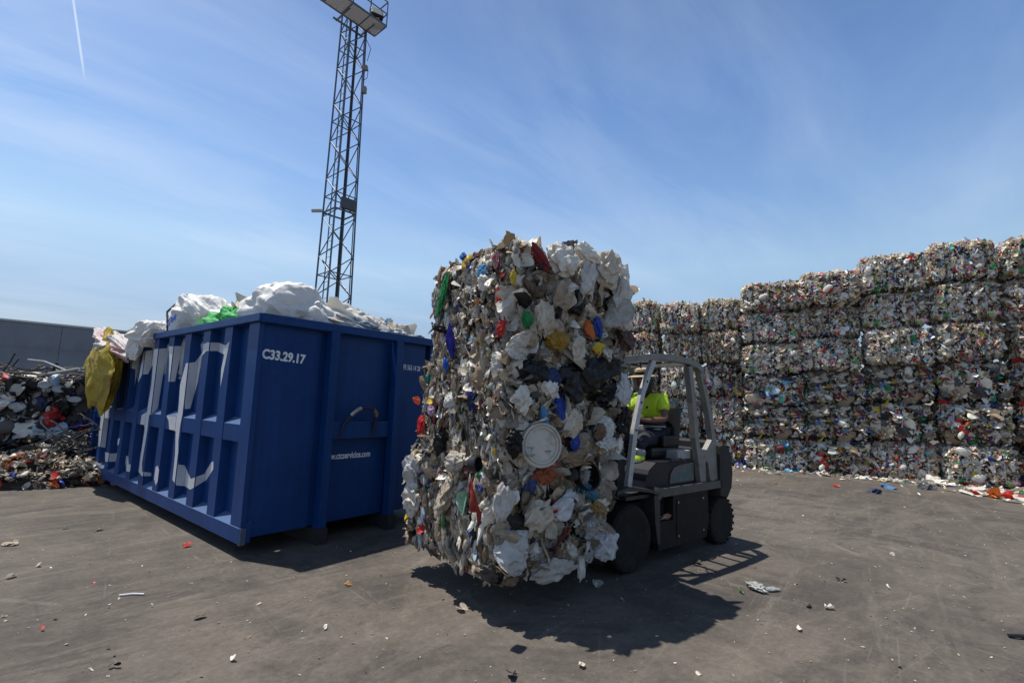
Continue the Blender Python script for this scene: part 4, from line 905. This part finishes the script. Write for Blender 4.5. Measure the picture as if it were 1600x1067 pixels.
def driver():
    root = empty('person', tuple(fk(-1.0, 0, 1.13)), F_ANG)
    tag(root, 'forklift driver in a yellow high visibility shirt, navy trousers and straw hat', 'person')
    off = Vector((-1.0, 0, 1.13)); rel = lambda V: [(v-off)[:] for v in V]
    skin = mat('skin', (.16, .075, .045), .5, noise=(20, .1))
    nodes = [((-1.02, 0, 1.22), .13), ((-1.04, 0, 1.38), .12), ((-1.02, 0, 1.56), .135), ((-1.0, 0, 1.68), .11), ((-.965, 0, 1.755), .06), ((-.925, 0, 1.82), .06), ((-.885, 0, 1.89), .07)]
    ed = [(i, i+1) for i in range(6)]
    def chain(start, pts):
        p = start
        for q in pts: nodes.append(q); ed.append((p, len(nodes)-1)); p = len(nodes)-1
        return p
    for s, el, wr, hd in ((1, (-.93, .27, 1.45), (-.68, .20, 1.43), (-.60, .155, 1.45)), (-1, (-.89, -.27, 1.44), (-.67, -.15, 1.50), (-.60, -.13, 1.52))):
        sh = (-1.01, s*.18, 1.68); mid = tuple((Vector(sh)+Vector(el))/2)
        w_ = chain(3, [(sh, .065), (mid, .052), (el, .043), (tuple((Vector(el)*.5+Vector(wr)*.5)), .040), (wr, .027), (hd, (.036, .022))])
        H = Vector(hd); fwd = (H-Vector(wr)).normalized(); side = fwd.cross(Vector((0, 0, 1))).normalized()
        for k, ln in enumerate((.062, .072, .068, .055)):
            b = H+fwd*.03+side*(k-1.5)*.019
            chain(w_, [(tuple(b), .009), (tuple(b+fwd*ln*.5+Vector((0, 0, -.006))), .0085), (tuple(b+fwd*ln*.62+Vector((0, 0, -ln*.42))), .0075)])
        th = H-side*s*(-1)*.03-fwd*.015; chain(w_, [(tuple(th+Vector((0, 0, .002))), .011), (tuple(th+fwd*.035+Vector((0, 0, -.025))), .009)])
    for s in (1, -1):
        chain(0, [((-.98, s*.10, 1.21), .088), ((-.76, s*.13, 1.215), .08), ((-.62, s*.15, 1.20), .06), ((-.57, s*.15, 1.02), .056), ((-.53, s*.145, .86), .042), ((-.51, s*.145, .775), .04), ((-.40, s*.15, .735), .035)])
    V, Fs = skin_mesh(nodes, ed, 1)
    mb = MB(); mb.add(rel(V), Fs, True)
    # head, sculpted from a sphere and sunk into the neck of the same mesh
    v, f = ico(4); hd = []
    for x, y, z in v:
        X = x*.098; Y = y*.076; Z = z*.122
        if z < 0: X *= 1-.18*(-z); Y *= 1-.30*(-z)
        if x > 0:
            X += .020*math.exp(-((y/.16)**2+((z+.12)/.17)**2))            # nose
            X -= .012*(math.exp(-(((y-.42)/.17)**2+((z-.07)/.11)**2))+math.exp(-(((y+.42)/.17)**2+((z-.07)/.11)**2)))  # eye sockets
            X += .008*math.exp(-((y/.35)**2+((z+.45)/.07)**2)); X += .010*math.exp(-((y/.3)**2+((z+.78)/.16)**2)); X += .005*math.exp(-((z-.25)/.1)**2)
        X += 0; hd.append((X-.865+1.0, Y, Z+1.895-1.13))
    mb.add(hd, [tuple(q) for q in f], True)
    for s in (1, -1): mb.lathe([(.008, -.006), (.026, -.004), (.03, .004), (.02, .01), (.006, .006)], 12, Matrix.Translation((.13, s*.078, .76)) @ Matrix.Rotation(-s*PI/2, 4, 'X') @ Matrix.Diagonal((.8, 1.15, 1, 1)))
    mb.build('body', skin, root)
    ey = MB()
    for s in (1, -1): ey.lathe([(.0, -.010), (.009, -.006), (.011, 0), (.009, .006), (.001, .010)], 10, Matrix.Translation((.218, s*.030, .775)) @ Matrix.Rotation(PI/2, 4, 'Y'))
    ey.build('eyes', mat('eye_white', (.5, .5, .48), .2), root)
    # shirt
    yel = mat('hi_vis_yellow', (.55, .80, .03), .65, noise=(6, .06), bump=(11, .5, .03)); navy = mat('navy_cloth', (.012, .015, .028), .8, noise=(8, .2), bump=(14, .4, .02)); refl = mat('reflective_band', (.36, .37, .36), .35, .2)
    n2 = [((-1.04, 0, 1.44), (.175, .15)), ((-1.03, 0, 1.56), (.185, .16)), ((-1.0, 0, 1.685), (.125, .10)), ((-.985, 0, 1.745), .072)]; e2 = [(0, 1), (1, 2), (2, 3)]
    nodes, ed = n2, e2
    for s, el in ((1, (-.93, .27, 1.45)), (-1, (-.89, -.27, 1.44))):
        sh = Vector((-1.01, s*.175, 1.685)); E_ = Vector(el); p = chain(2, [(tuple(sh), .085), (tuple(sh*.62+E_*.38), .078), (tuple(sh*.36+E_*.64), .076)])
    V, Fs = skin_mesh(nodes, ed, 2); MB().add(rel(V), Fs, True).build('shirt', yel, root)
    def ring(mb, c, rx, ry, h):
        mb.lathe([(.97, -h/2), (1, -h/2+.004), (1, h/2-.004), (.97, h/2)], 28, Matrix.Translation(Vector(c)-off) @ Matrix.Diagonal((rx, ry, 1, 1)))
    m = MB(); ring(m, (-1.035, 0, 1.33), .150, .178, .18); m.build('lower_shirt', navy, root)
    m = MB(); ring(m, (-1.035, 0, 1.435), .162, .188, .035); ring(m, (-1.035, 0, 1.345), .160, .186, .045); m.build('reflective_band', refl, root)
    MB().lathe([(.016, 0), (.016, .004)], 10, Matrix.Translation(Vector((-.862, .07, 1.58))-off) @ Matrix.Rotation(PI/2, 4, 'Y')).build('badge', navy, root)
    # trousers
    nodes = [((-1.03, 0, 1.25), .155)]; ed = []
    for s in (1, -1): chain(0, [((-.98, s*.10, 1.215), .105), ((-.76, s*.13, 1.22), .095), ((-.62, s*.15, 1.20), .082), ((-.58, s*.15, 1.08), .078)])
    V, Fs = skin_mesh(nodes, ed, 2); MB().add(rel(V), Fs, True).build('trousers', navy, root)
    for s in (1, -1):
        a = Vector((-.582, s*.15, 1.10))-off; b = Vector((-.53, s*.145, .84))-off; L_ = lambda t: a*(1-t)+b*t
        MB().tube([L_(-.05), L_(.0), L_(.22), L_(.27)], [.076, .088, .086, .076], 14).build('reflective_band', refl, root)
        MB().tube([L_(.2), L_(.25), L_(.8), L_(.86)], [.078, .085, .078, .065], 14).build('trouser_leg', yel, root)
        MB().tube([L_(.8), L_(.86), L_(1.05), L_(1.1)], [.058, .066, .062, .05], 14).build('trouser_cuff', refl, root)
        m = MB(); m.box((-.57, s*.15-.05, .702), (-.31, s*.15+.05, .80), Matrix.Translation(-off), .03); m.build('shoe', M_black, root)
    # hair to the shoulders
    v, f = ico(4); hv = []
    for x, y, z in v:
        r = 1+.05*math.sin(9*y+7*z)+.04*math.sin(14*x+5*z)
        X = -.018+x*.098*r-.012*(z < 0); Y = y*.093*r; Z = z*.125 if z > 0 else z*.215
        if x > .25: X = min(X, .035)
        hv.append((X-.89+1.0, Y, Z+1.905-1.13))
    MB().add(hv, [tuple(q) for q in f], True).build('hair', mat('dark_hair', (.012, .009, .008), .5, bump=(60, .6, .02)), root)
    Mh = Matrix.Translation((.125, 0, .822)) @ Matrix.Rotation(.10, 4, 'Y')
    MB().lathe([(.085, .0), (.175, -.012), (.18, -.006), (.175, .002), (.102, .014), (.098, .05), (.09, .085), (.06, .10), (.005, .105)], 30, Mh).build('straw_hat', mat('straw', (.42, .33, .21), .8, noise=(40, .3), bump=(90, .5, .01)), root)
    MB().lathe([(.100, .014), (.105, .016), (.101, .055), (.096, .056)], 30, Mh).build('hat_band', M_black, root)
driver()

# ------------------------------------------------------------------ the three carried bales
def carried():
    specs = [('bottom', .265, .86, (1.30, 1.36), (1.12, -.08), 'bottom bale on the forklift, with a pale bag bulging out at its left', 11),
             ('middle', 1.125, .81, (1.32, 1.30), (1.07, .0), 'middle bale on the forklift, with a round white lid and black film', 22),
             ('top', 1.935, .90, (1.32, 1.24), (1.05, .06), 'top bale on the forklift, with big white bags and a green strip', 36)]
    out = {}
    dark_faces = {}
    for nm, z0, hz, (sx, sy), (cx, cy), label, seed in specs:
        p = fk(cx, cy, z0); root = empty('plastic_bale', p, F_ANG); tag(root, label, 'bale', 'three bales carried by the forklift'); out[nm] = (root, cx, cy, z0, sx, sy, hz)
        V, F, C, S = bale_geo(seed, (sx, sy, hz), 4600, 420, (.025, .075), (.05, .12), W_NEAR, vert=2.2, amp=.035, m=5, k=3, wires=(-.45, -.15, .15, .45), tilt=.34, stick=.035, rr=.09, smooth_s=True, up=.4)
        rng = np.random.default_rng(seed+1); hs = np.array([sx, sy, hz])/2
        # larger crushed bags and sheets on the +y side and near corner, narrow upright folds on the +x side
        n1 = 130; pp, nn = box_surface(rng, n1, hs, .1, faces=[(1, 1)]); e = rng.uniform(.09, .24, n1)
        W = dict(white=19, offwhite=20, grey=7, lgrey=9, clear=17, beige=14, tan=8, brown=6, dgrey=5, black=9)
        a1 = puffs(rng, pp+nn*rng.uniform(-.04, .015, (n1, 1)), nn, e*.8, e*rng.uniform(.8, 1.5, n1), e*rng.uniform(.25, .45, n1), pick_cols(rng, n1, W), k=4, tilt=.3, vert=.3, crease=.36)
        n2 = 820; pp, nn = box_surface(rng, n2, hs, .08, faces=[(0, 1)]); e = rng.uniform(.022, .06, n2)
        a2 = puffs(rng, pp+nn*rng.uniform(-.03, .02, (n2, 1)), nn, e, e*rng.uniform(1.6, 4.2, n2), e*rng.uniform(.5, .9, n2), pick_cols(rng, n2, W_NEAR), k=3, tilt=.25, vert=4, crease=.4)
        n3 = 300; pp, nn = box_surface(rng, n3, hs, .1, faces=[(1, 1), (2, 1), (1, 1)]); e = rng.uniform(.08, .24, n3)
        a3 = scraps(rng, pp+nn*rng.uniform(0, .05, (n3, 1)), nn, e*.8, e*1.3, pick_cols(rng, n3, W), m=9, slope=.95, tilt=.28, folds=8)
        off = np.array([0, 0, hs[2]])
        V2, F2, C2, S2 = merge([(a1[0]+off, a1[1], a1[2], True), (a2[0]+off, a2[1], a2[2], True), (a3[0]+off, a3[1], a3[2], True)])
        F = F+[f+len(V) for f in F2]; V = np.concatenate([V, V2]); C = np.concatenate([C, C2]); S = np.concatenate([S, S2])
        o = trash_mesh_obj('compressed_waste', V, F, C, M_trash, root, S); o.data.set_sharp_from_angle(angle=math.radians(48))
        R = random.Random(seed)
        for x in (-.45, -.15, .15, .45):
            x += R.uniform(-.02, .02); hy = sy/2+.012; s = R.uniform(-.06, .06)
            pts = [(x-s, hy-.04, .0), (x-s*.6, hy+.012, hz*.3), (x, hy+.006, hz*.6), (x+s, hy-.03, hz-.02), (x+s, hy-.12, hz+.02), (x, -hy+.12, hz+.02), (x, -hy, hz-.04), (x, -hy, .05), (x, -hy+.1, -.01), (x, hy-.1, -.01)]
            MB().tube(pts, .0035, 5, closed=True).build('binding_wire', M_wire, root)
    def piece(bale, name, face, pxy, wh, col, kind='sheet', seed=1, roll=0., push=.035, label=None, col2=None):
        root, cx, cy, z0, sx, sy, hz = out[bale]
        px, py = pxy
        if face == 'y':
            X, Z = on_plane(px, py, FO+FL*(cy+sy/2), FF, KZ, FL); loc = np.array([X-cx, sy/2+push, Z-z0]); nrm = np.array([0, 1., 0])
        else:
            Y, Z = on_plane(px, py, FO+FF*(cx+sx/2), FL, KZ, FF); loc = np.array([sx/2+push, Y-cy, Z-z0]); nrm = np.array([1., 0, 0])
        rng = np.random.default_rng(seed); c = np.array([PAL[col] if isinstance(col, str) else col]); w_, h_ = wh[0]*(1.28 if face == 'y' else 1.15), wh[1]*(1.28 if face == 'y' else 1.15)
        if kind == 'sheet': v, f, cc = scraps(rng, np.zeros((1, 3)), nrm[None], np.array([w_]), np.array([h_]), c, m=17, slope=.5, tilt=.1, vert=40, folds=9)
        else: v, f, cc = puffs(rng, np.zeros((1, 3)), nrm[None], np.array([w_]), np.array([h_]), np.array([min(w_, h_)*.55]), c, k=5, tilt=.12, vert=40, crease=.38)
        Rm = Matrix.Rotation(roll, 3, Vector(nrm)); v = v@np.array(Rm).T
        if col2:
            m_ = np.sin(v[:, 2]*40+v.sum(1)*25) > .3; cc = cc.copy(); cc[m_] = PAL[col2]
        cc = np.clip(cc*rng.uniform(.9, 1.06, (len(cc), 1)), 0, .85); o = trash_mesh_obj(name, v+loc, [f], cc, M_bag, root, np.full(len(f), True)); o.data.set_sharp_from_angle(angle=math.radians(30))
        if label: o['label'] = label
        return o
    # shaded side
    k = 0
    for bale, name, face, pxy, wh, col, kind, roll in [
        ('top', 'film_bag', 'y', (868, 408), (.26, .22), 'white', 'puff', .3), ('top', 'film_bag', 'y', (905, 440), (.17, .30), (.62, .60, .56), 'puff', -.25), ('top', 'film_bag', 'y', (938, 425), (.22, .24), 'offwhite', 'puff', .5),
        ('top', 'white_tub', 'y', (962, 442), (.12, .22), 'white', 'puff', 0), ('top', 'film_sheet', 'y', (945, 490), (.24, .32), (.50, .47, .42), 'sheet', -.5), ('top', 'black_tub', 'y', (888, 472), (.14, .16), 'black', 'puff', 0),
        ('top', 'white_sheet', 'y', (803, 541), (.30, .19), (.62, .60, .56), 'sheet', .45), ('top', 'film_bag', 'y', (868, 465), (.16, .2), 'clear', 'puff', 0), ('top', 'yellow_bag', 'y', (858, 530), (.16, .13), (.36, .22, .03), 'puff', .2), ('top', 'blue_lid', 'y', (922, 512), (.09, .12), 'blue', 'puff', .3),
        ('top', 'orange_bottle', 'y', (908, 515), (.06, .13), 'orange', 'puff', .1), ('top', 'brown_bag', 'y', (966, 533), (.17, .15), (.10, .055, .045), 'puff', .3), ('top', 'film_bag', 'y', (890, 545), (.14, .17), 'offwhite', 'puff', 0), ('top', 'yellow_cap', 'y', (922, 545), (.11, .07), 'yellow', 'puff', .4),
        ('middle', 'black_film', 'y', (905, 590), (.36, .22), 'black', 'puff', .1), ('middle', 'black_film', 'y', (935, 612), (.28, .26), 'black', 'sheet', .5), ('middle', 'black_film', 'y', (880, 600), (.2, .22), (.02, .02, .022), 'puff', .8), ('middle', 'blue_crate', 'y', (862, 632), (.11, .24), 'blue', 'sheet', .1), ('middle', 'blue_crate', 'y', (888, 690), (.15, .12), 'blue', 'sheet', .5),
        ('middle', 'black_film', 'y', (820, 580), (.26, .12), 'black', 'puff', .15), ('middle', 'navy_film', 'y', (852, 592), (.16, .12), 'navy', 'puff', .1), ('middle', 'black_film', 'y', (935, 575), (.30, .13), 'black', 'puff', .1), ('middle', 'black_film', 'y', (960, 660), (.14, .18), 'black', 'puff', .2),
        ('middle', 'black_net', 'y', (792, 690), (.12, .14), 'black', 'puff', .4), ('middle', 'film_bag', 'y', (846, 606), (.16, .14), 'white', 'puff', .2), ('top', 'film_bag', 'y', (958, 470), (.18, .24), (.62, .60, .55), 'puff', .2), ('top', 'film_bag', 'y', (905, 400), (.24, .14), 'white', 'puff', -.1), ('top', 'film_bag', 'y', (840, 500), (.15, .22), 'offwhite', 'puff', -.1),
        ('top', 'red_strip', 'y', (832, 405), (.07, .18), 'dred', 'puff', .7), ('top', 'film_bag', 'y', (960, 500), (.16, .18), 'white', 'puff', .4), ('top', 'green_film', 'y', (812, 500), (.07, .10), 'green', 'puff', .4), ('bottom', 'film_bag', 'y', (830, 800), (.2, .16), 'offwhite', 'puff', .4), ('bottom', 'film_bag', 'y', (935, 850), (.2, .18), (.56, .56, .56), 'puff', .4), ('bottom', 'red_bag', 'y', (858, 790), (.1, .12), 'red', 'puff', .2),
        ('middle', 'sky_blue_film', 'y', (838, 650), (.05, .12), 'sky', 'puff', .4), ('middle', 'white_carton', 'y', (930, 668), (.17, .2), (.66, .70, .72), 'sheet', .3), ('middle', 'white_bowl', 'y', (935, 690), (.18, .1), (.6, .6, .57), 'puff', .1), ('middle', 'film_bag', 'y', (962, 610), (.13, .22), (.55, .55, .54), 'puff', -.1), ('middle', 'film_bag', 'y', (805, 625), (.12, .14), 'white', 'puff', .3),
        ('middle', 'film_bag', 'y', (880, 660), (.16, .18), 'offwhite', 'puff', 0), ('bottom', 'orange_film', 'y', (845, 737), (.23, .11), (.32, .08, .03), 'puff', .1), ('bottom', 'beige_carton', 'y', (893, 712), (.28, .12), 'tan', 'puff', .0), ('bottom', 'film_sheet', 'y', (795, 855), (.34, .30), (.52, .52, .50), 'sheet', .5), ('bottom', 'film_bag', 'y', (870, 785), (.26, .14), (.60, .61, .62), 'puff', .5),
        ('bottom', 'red_bag', 'y', (862, 840), (.16, .24), 'dred', 'sheet', -.3), ('bottom', 'film_bag', 'y', (915, 845), (.22, .26), (.45, .45, .46), 'sheet', -.5), ('bottom', 'film_bag', 'y', (775, 780), (.14, .2), (.56, .54, .52), 'puff', 0), ('bottom', 'film_bag', 'y', (850, 885), (.34, .12), 'lgrey', 'puff', .1), ('bottom', 'blue_film', 'y', (815, 760), (.1, .18), (.06, .09, .25), 'sheet', .1), ('bottom', 'film_bag', 'y', (895, 880), (.06, .17), (.6, .58, .52), 'puff', -.2),
        ('bottom', 'yellow_film', 'y', (925, 790), (.14, .08), (.3, .2, .08), 'puff', -.4), ('bottom', 'teal_film', 'y', (905, 765), (.2, .09), (.03, .13, .22), 'puff', -.3),
        # sunlit side
        ('top', 'green_strip', 'x', (702, 462), (.07, .34), (.02, .26, .07), 'puff', -.18), ('top', 'blue_strip', 'x', (714, 535), (.075, .26), (.03, .03, .36), 'puff', -.1), ('top', 'blue_lid', 'x', (733, 403), (.06, .06), (.02, .15, .5), 'puff', 0), ('top', 'sky_blue_film', 'x', (764, 428), (.11, .12), 'sky', 'puff', .2), ('top', 'film_bag', 'x', (766, 440), (.12, .14), 'white', 'puff', .2),
        ('top', 'red_bag', 'x', (791, 465), (.08, .11), 'red', 'puff', .1), ('top', 'red_bag', 'x', (793, 513), (.07, .12), 'red', 'puff', -.5), ('top', 'pink_film', 'x', (786, 412), (.07, .13), (.55, .16, .30), 'sheet', .3), ('top', 'yellow_film', 'x', (812, 436), (.05, .09), 'yellow', 'puff', 0), ('top', 'purple_lid', 'x', (723, 482), (.06, .08), (.1, .09, .22), 'puff', 0),
        ('top', 'film_bag', 'x', (690, 470), (.09, .2), (.4, .37, .34), 'puff', .1), ('middle', 'red_bag', 'x', (668, 665), (.09, .18), (.42, .02, .02), 'puff', 0), ('middle', 'orange_rag', 'x', (661, 626), (.07, .09), (.75, .12, .05), 'sheet', .4), ('middle', 'lilac_rag', 'x', (684, 642), (.07, .08), (.50, .32, .5), 'puff', 0), ('middle', 'blue_lid', 'x', (706, 570), (.07, .09), (.02, .12, .5), 'puff', 0),
        ('middle', 'film_bag', 'x', (712, 625), (.14, .14), (.60, .60, .58), 'sheet', 0), ('middle', 'navy_film', 'x', (748, 632), (.12, .17), 'navy', 'sheet', 0), ('middle', 'black_net', 'x', (698, 690), (.12, .17), 'black', 'puff', 0), ('bottom', 'film_bag', 'x', (652, 735), (.18, .25), (.50, .50, .50), 'puff', .1), ('bottom', 'film_bag', 'x', (652, 778), (.20, .24), (.62, .58, .52), 'puff', 0),
        ('bottom', 'film_bag', 'x', (705, 775), (.17, .24), (.42, .36, .28), 'puff', .1), ('bottom', 'red_bag', 'x', (750, 775), (.07, .22), (.32, .04, .03), 'sheet', .1), ('bottom', 'green_film', 'x', (733, 785), (.06, .17), (.25, .45, .30), 'sheet', .1), ('bottom', 'red_rag', 'x', (667, 825), (.07, .06), 'red', 'sheet', 0), ('bottom', 'film_bag', 'x', (720, 720), (.2, .12), (.5, .46, .4), 'puff', .3)]:
        k += 1; bulge = .06 if name == 'film_bag' and pxy in ((652, 735), (652, 778)) else (.095 if face == 'y' else .065)
        piece(bale, name, face, pxy, wh, col, kind, 300+k, roll, bulge)
    # round lid and plant pot
    def disc(bale, name, pxy, prof, m, tilt, n=36):
        root, cx, cy, z0, sx, sy, hz = out[bale]; X, Z = on_plane(*pxy, FO+FL*(cy+sy/2+.06), FF, KZ, FL)
        return MB().lathe(prof, n, Matrix.Translation((X-cx, sy/2+.135, Z-z0)) @ Matrix.Rotation(tilt[0], 4, 'Z') @ Matrix.Rotation(-PI/2+tilt[1], 4, 'X')).build(name, m, root)
    lm = mat('lid_plastic', (.48, .45, .39), .45, noise=(6, .12), dirt=((.20, .16, .12), 7, .5, .8))
    disc('middle', 'bucket_lid', (836, 694), [(.17, -.03), (.172, .004), (.165, .014), (.155, .014), (.152, .0), (.143, .0), (.14, .012), (.13, .012), (.126, -.004), (.005, -.002)], lm, (-.30, .05))
    disc('bottom', 'plant_pot', (911, 741), [(.105, -.12), (.125, 0), (.12, .012), (.108, .005), (.10, -.10), (.005, -.105)], M_black, (-.1, .25))
    disc('bottom', 'plant_pot', (737, 723), [(.05, -.06), (.058, 0), (.05, .008), (.045, -.05), (.002, -.05)], M_black, (.4, .1))
carried()

# ------------------------------------------------------------------ single pieces of litter on the ground
def litter():
    items = [('red_film', (292, 855), .10, 'red', 'crumpled red film lying in front of the container corner', 2), ('white_scrap', (60, 885), .07, 'offwhite', 'white scrap on the ground at left, nearer of two below the waste heap', 1), ('white_scrap', (20, 903), .09, 'white', 'flat white scrap at the left edge of the yard', 2),
     ('white_stick', (206, 930), .17, 'white', 'thin white stick lying flat on the left of the yard', 0), ('tan_wrapper', (542, 915), .09, (.45, .26, .10), 'crumpled tan wrapper between the container and the carried bales', 3), ('beige_scrap', (725, 953), .10, (.50, .42, .34), 'beige scrap beside the left edge of the bales shadow', 2),
     ('clear_bottle', (1180, 921), .26, (.62, .64, .62), 'crushed clear bottle right of the bales shadow', 9), ('green_scrap', (1155, 925), .08, (.10, .5, .10), 'bright green scrap at the end of the crushed clear bottle', 2), ('black_scrap', (1312, 908), .09, 'black', 'small black scrap right of the crushed bottle', 2), ('dark_scrap', (1090, 880), .12, 'dgrey', 'dark scrap at the edge of the forklift shadow', 3),
     ('grey_film', (938, 916), .13, 'lgrey', 'grey film scrap in the shadow beside the front wheel', 2), ('brown_scrap', (1263, 948), .10, (.20, .15, .11), 'flat brown scrap left of a white torn one', 1), ('white_scrap', (1296, 951), .09, 'white', 'torn white scrap next to the flat brown one', 2), ('white_scrap', (1249, 985), .07, 'white', 'small white scrap nearest the camera on the right side', 1),
     ('white_scrap', (1389, 920), .08, 'white', 'white scrap right of the black one', 1), ('white_scrap', (1394, 868), .08, 'offwhite', 'white scrap in the middle distance at right', 1), ('dark_pipe', (1593, 998), .22, 'black', 'dark curved piece at the right edge of the photo', 8), ('black_scrap', (800, 1058), .08, 'black', 'black scrap at the bottom edge of the photo', 2), ('white_scrap', (908, 1043), .06, 'offwhite', 'crumpled scrap right of the black one at the bottom edge', 2),
     ('dark_rag', (1368, 770), .28, 'navy', 'crumpled dark rag standing apart from the bale wall', 4), ('blue_bag', (1392, 762), .42, (.06, .16, .32), 'flattened blue bag near the foot of the bale wall', 2), ('black_bag', (1447, 764), .30, (.02, .03, .05), 'crumpled dark bag before the white film pile', 4), ('grey_leaf_scrap', (312, 966), .12, (.13, .12, .11), 'dull grey scrap on the left foreground', 1), ('red_chip', (66, 985), .05, 'red', 'tiny red chip on the left foreground', 1),
     ('orange_scrap', (1212, 756), .12, (.6, .22, .08), 'small orange scrap before the bale wall', 1), ('white_scrap', (1226, 748), .10, 'white', 'small white scrap just right of the orange one', 1), ('white_film', (1462, 756), .5, 'white', 'pile of bright white film at the foot of the bale wall', 7), ('red_scrap', (1303, 760), .16, 'red', 'red and white scrap lying before the bale wall', 2), ('mixed_film', (1560, 777), .5, 'red', 'red and blue film pile at the right end of the wall', 7), ('white_sheet', (1590, 787), .45, 'white', 'long white strip beside the red film pile at the right edge', 2),
     ('white_scrap', (237, 948), .05, 'lgrey', 'pale chip just right of the white stick', 1), ('white_chip', (508, 983), .045, 'white', 'white chip in the centre left foreground', 1), ('white_chip', (363, 1032), .06, 'white', 'white chip near the bottom left', 1), ('black_twig', (178, 1044), .07, 'black', 'small black twig at the bottom left', 2), ('clear_scrap', (17, 850), .16, 'clear', 'clear scrap near the left edge below the waste heap', 3), ('dark_rag', (152, 829), .12, 'dgrey', 'thin dark scrap left of the container', 1), ('dark_rag', (102, 826), .1, 'dgrey', 'flat dark scrap between the waste heap and the container', 1)]
    for i, (nm, px, sz, col, label, kind) in enumerate(items):
        g = ground_at(*px); rng = np.random.default_rng(700+i); c = PAL[col] if isinstance(col, str) else col; n = max(1, kind if kind < 8 else 1)
        if kind == 0:
            o = MB().tube([(-sz/2, 0, .008), (0, .006, .012), (sz/2, -.004, .008)], .0075, 6).build(nm, M_white); o.rotation_euler = (0, 0, .25)
        elif kind == 9:
            v, f, cc = puffs(rng, np.array([[0, 0, .03], [.12, -.02, .02]]), np.array([[0, 0, 1.], [0, 0, 1.]]), np.array([.1, .05]), np.array([.17, .16]), np.array([.05, .03]), np.array([(.36, .37, .36)]*2), k=4, tilt=.0, crease=.6)
            v[:, 2] = np.maximum(v[:, 2], .002); o = trash_mesh_obj(nm, v, [f], cc, M_film, smooth=np.ones(len(f)))
        elif kind == 8:
            o = MB().tube([(-.06, .02, .015), (0, 0, .022), (.06, .012, .015)], .013, 8).build(nm, M_black)
        else:
            sp = sz*.3*(n > 1); pos = np.stack([rng.uniform(-sp, sp, n), rng.uniform(-sp, sp, n), np.full(n, .012)], 1)
            cols = np.tile(np.array(c), (n, 1))
            if nm in ('mixed_film',): cols = pick_cols(rng, n*3, dict(red=5, white=5, blue=1, orange=2, beige=2)); pos = np.concatenate([pos+rng.normal(0, sz*.25, pos.shape)*[1, 1, 0] for _ in range(3)]); n *= 3
            if nm == 'white_film': pos = np.concatenate([pos+rng.normal(0, sz*.22, pos.shape)*[1, 1, 0] for _ in range(3)]); cols = np.tile(cols, (3, 1)); n *= 3
            e = np.full(n, sz)*rng.uniform(.55, 1, n)
            v, f, cc = scraps(rng, pos, np.tile([0, 0, 1.], (n, 1)), e*.55, e, cols, m=7, slope=.75, tilt=.25, folds=6)
            v[:, 2] = np.maximum(v[:, 2]+.01, .003); o = trash_mesh_obj(nm, v, [f], cc, M_film)
        o.location = (float(g[0]), float(g[1]), 0)
        tag(o, label, 'litter')
    # scraps caught in the forklift's step
    rng = np.random.default_rng(5); pos = np.array([[0, 0, .02], [.05, .01, .03], [-.04, .0, .015]]); v, f, cc = scraps(rng, pos, np.tile([0, 0, 1.], (3, 1)), np.array([.08]*3), np.array([.13]*3), np.array([(.6, .52, .46), (.6, .3, .25), (.45, .06, .05)]), m=6, slope=.8, tilt=.3)
    v[:, 2] = np.maximum(v[:, 2], .003)
    o = trash_mesh_obj('pink_scrap', v, [f], cc, M_film); o.location = tuple(fk(-.58, .45, .402)); tag(o, 'pinkish white scraps lying in the side step of the forklift', 'litter')
litter()
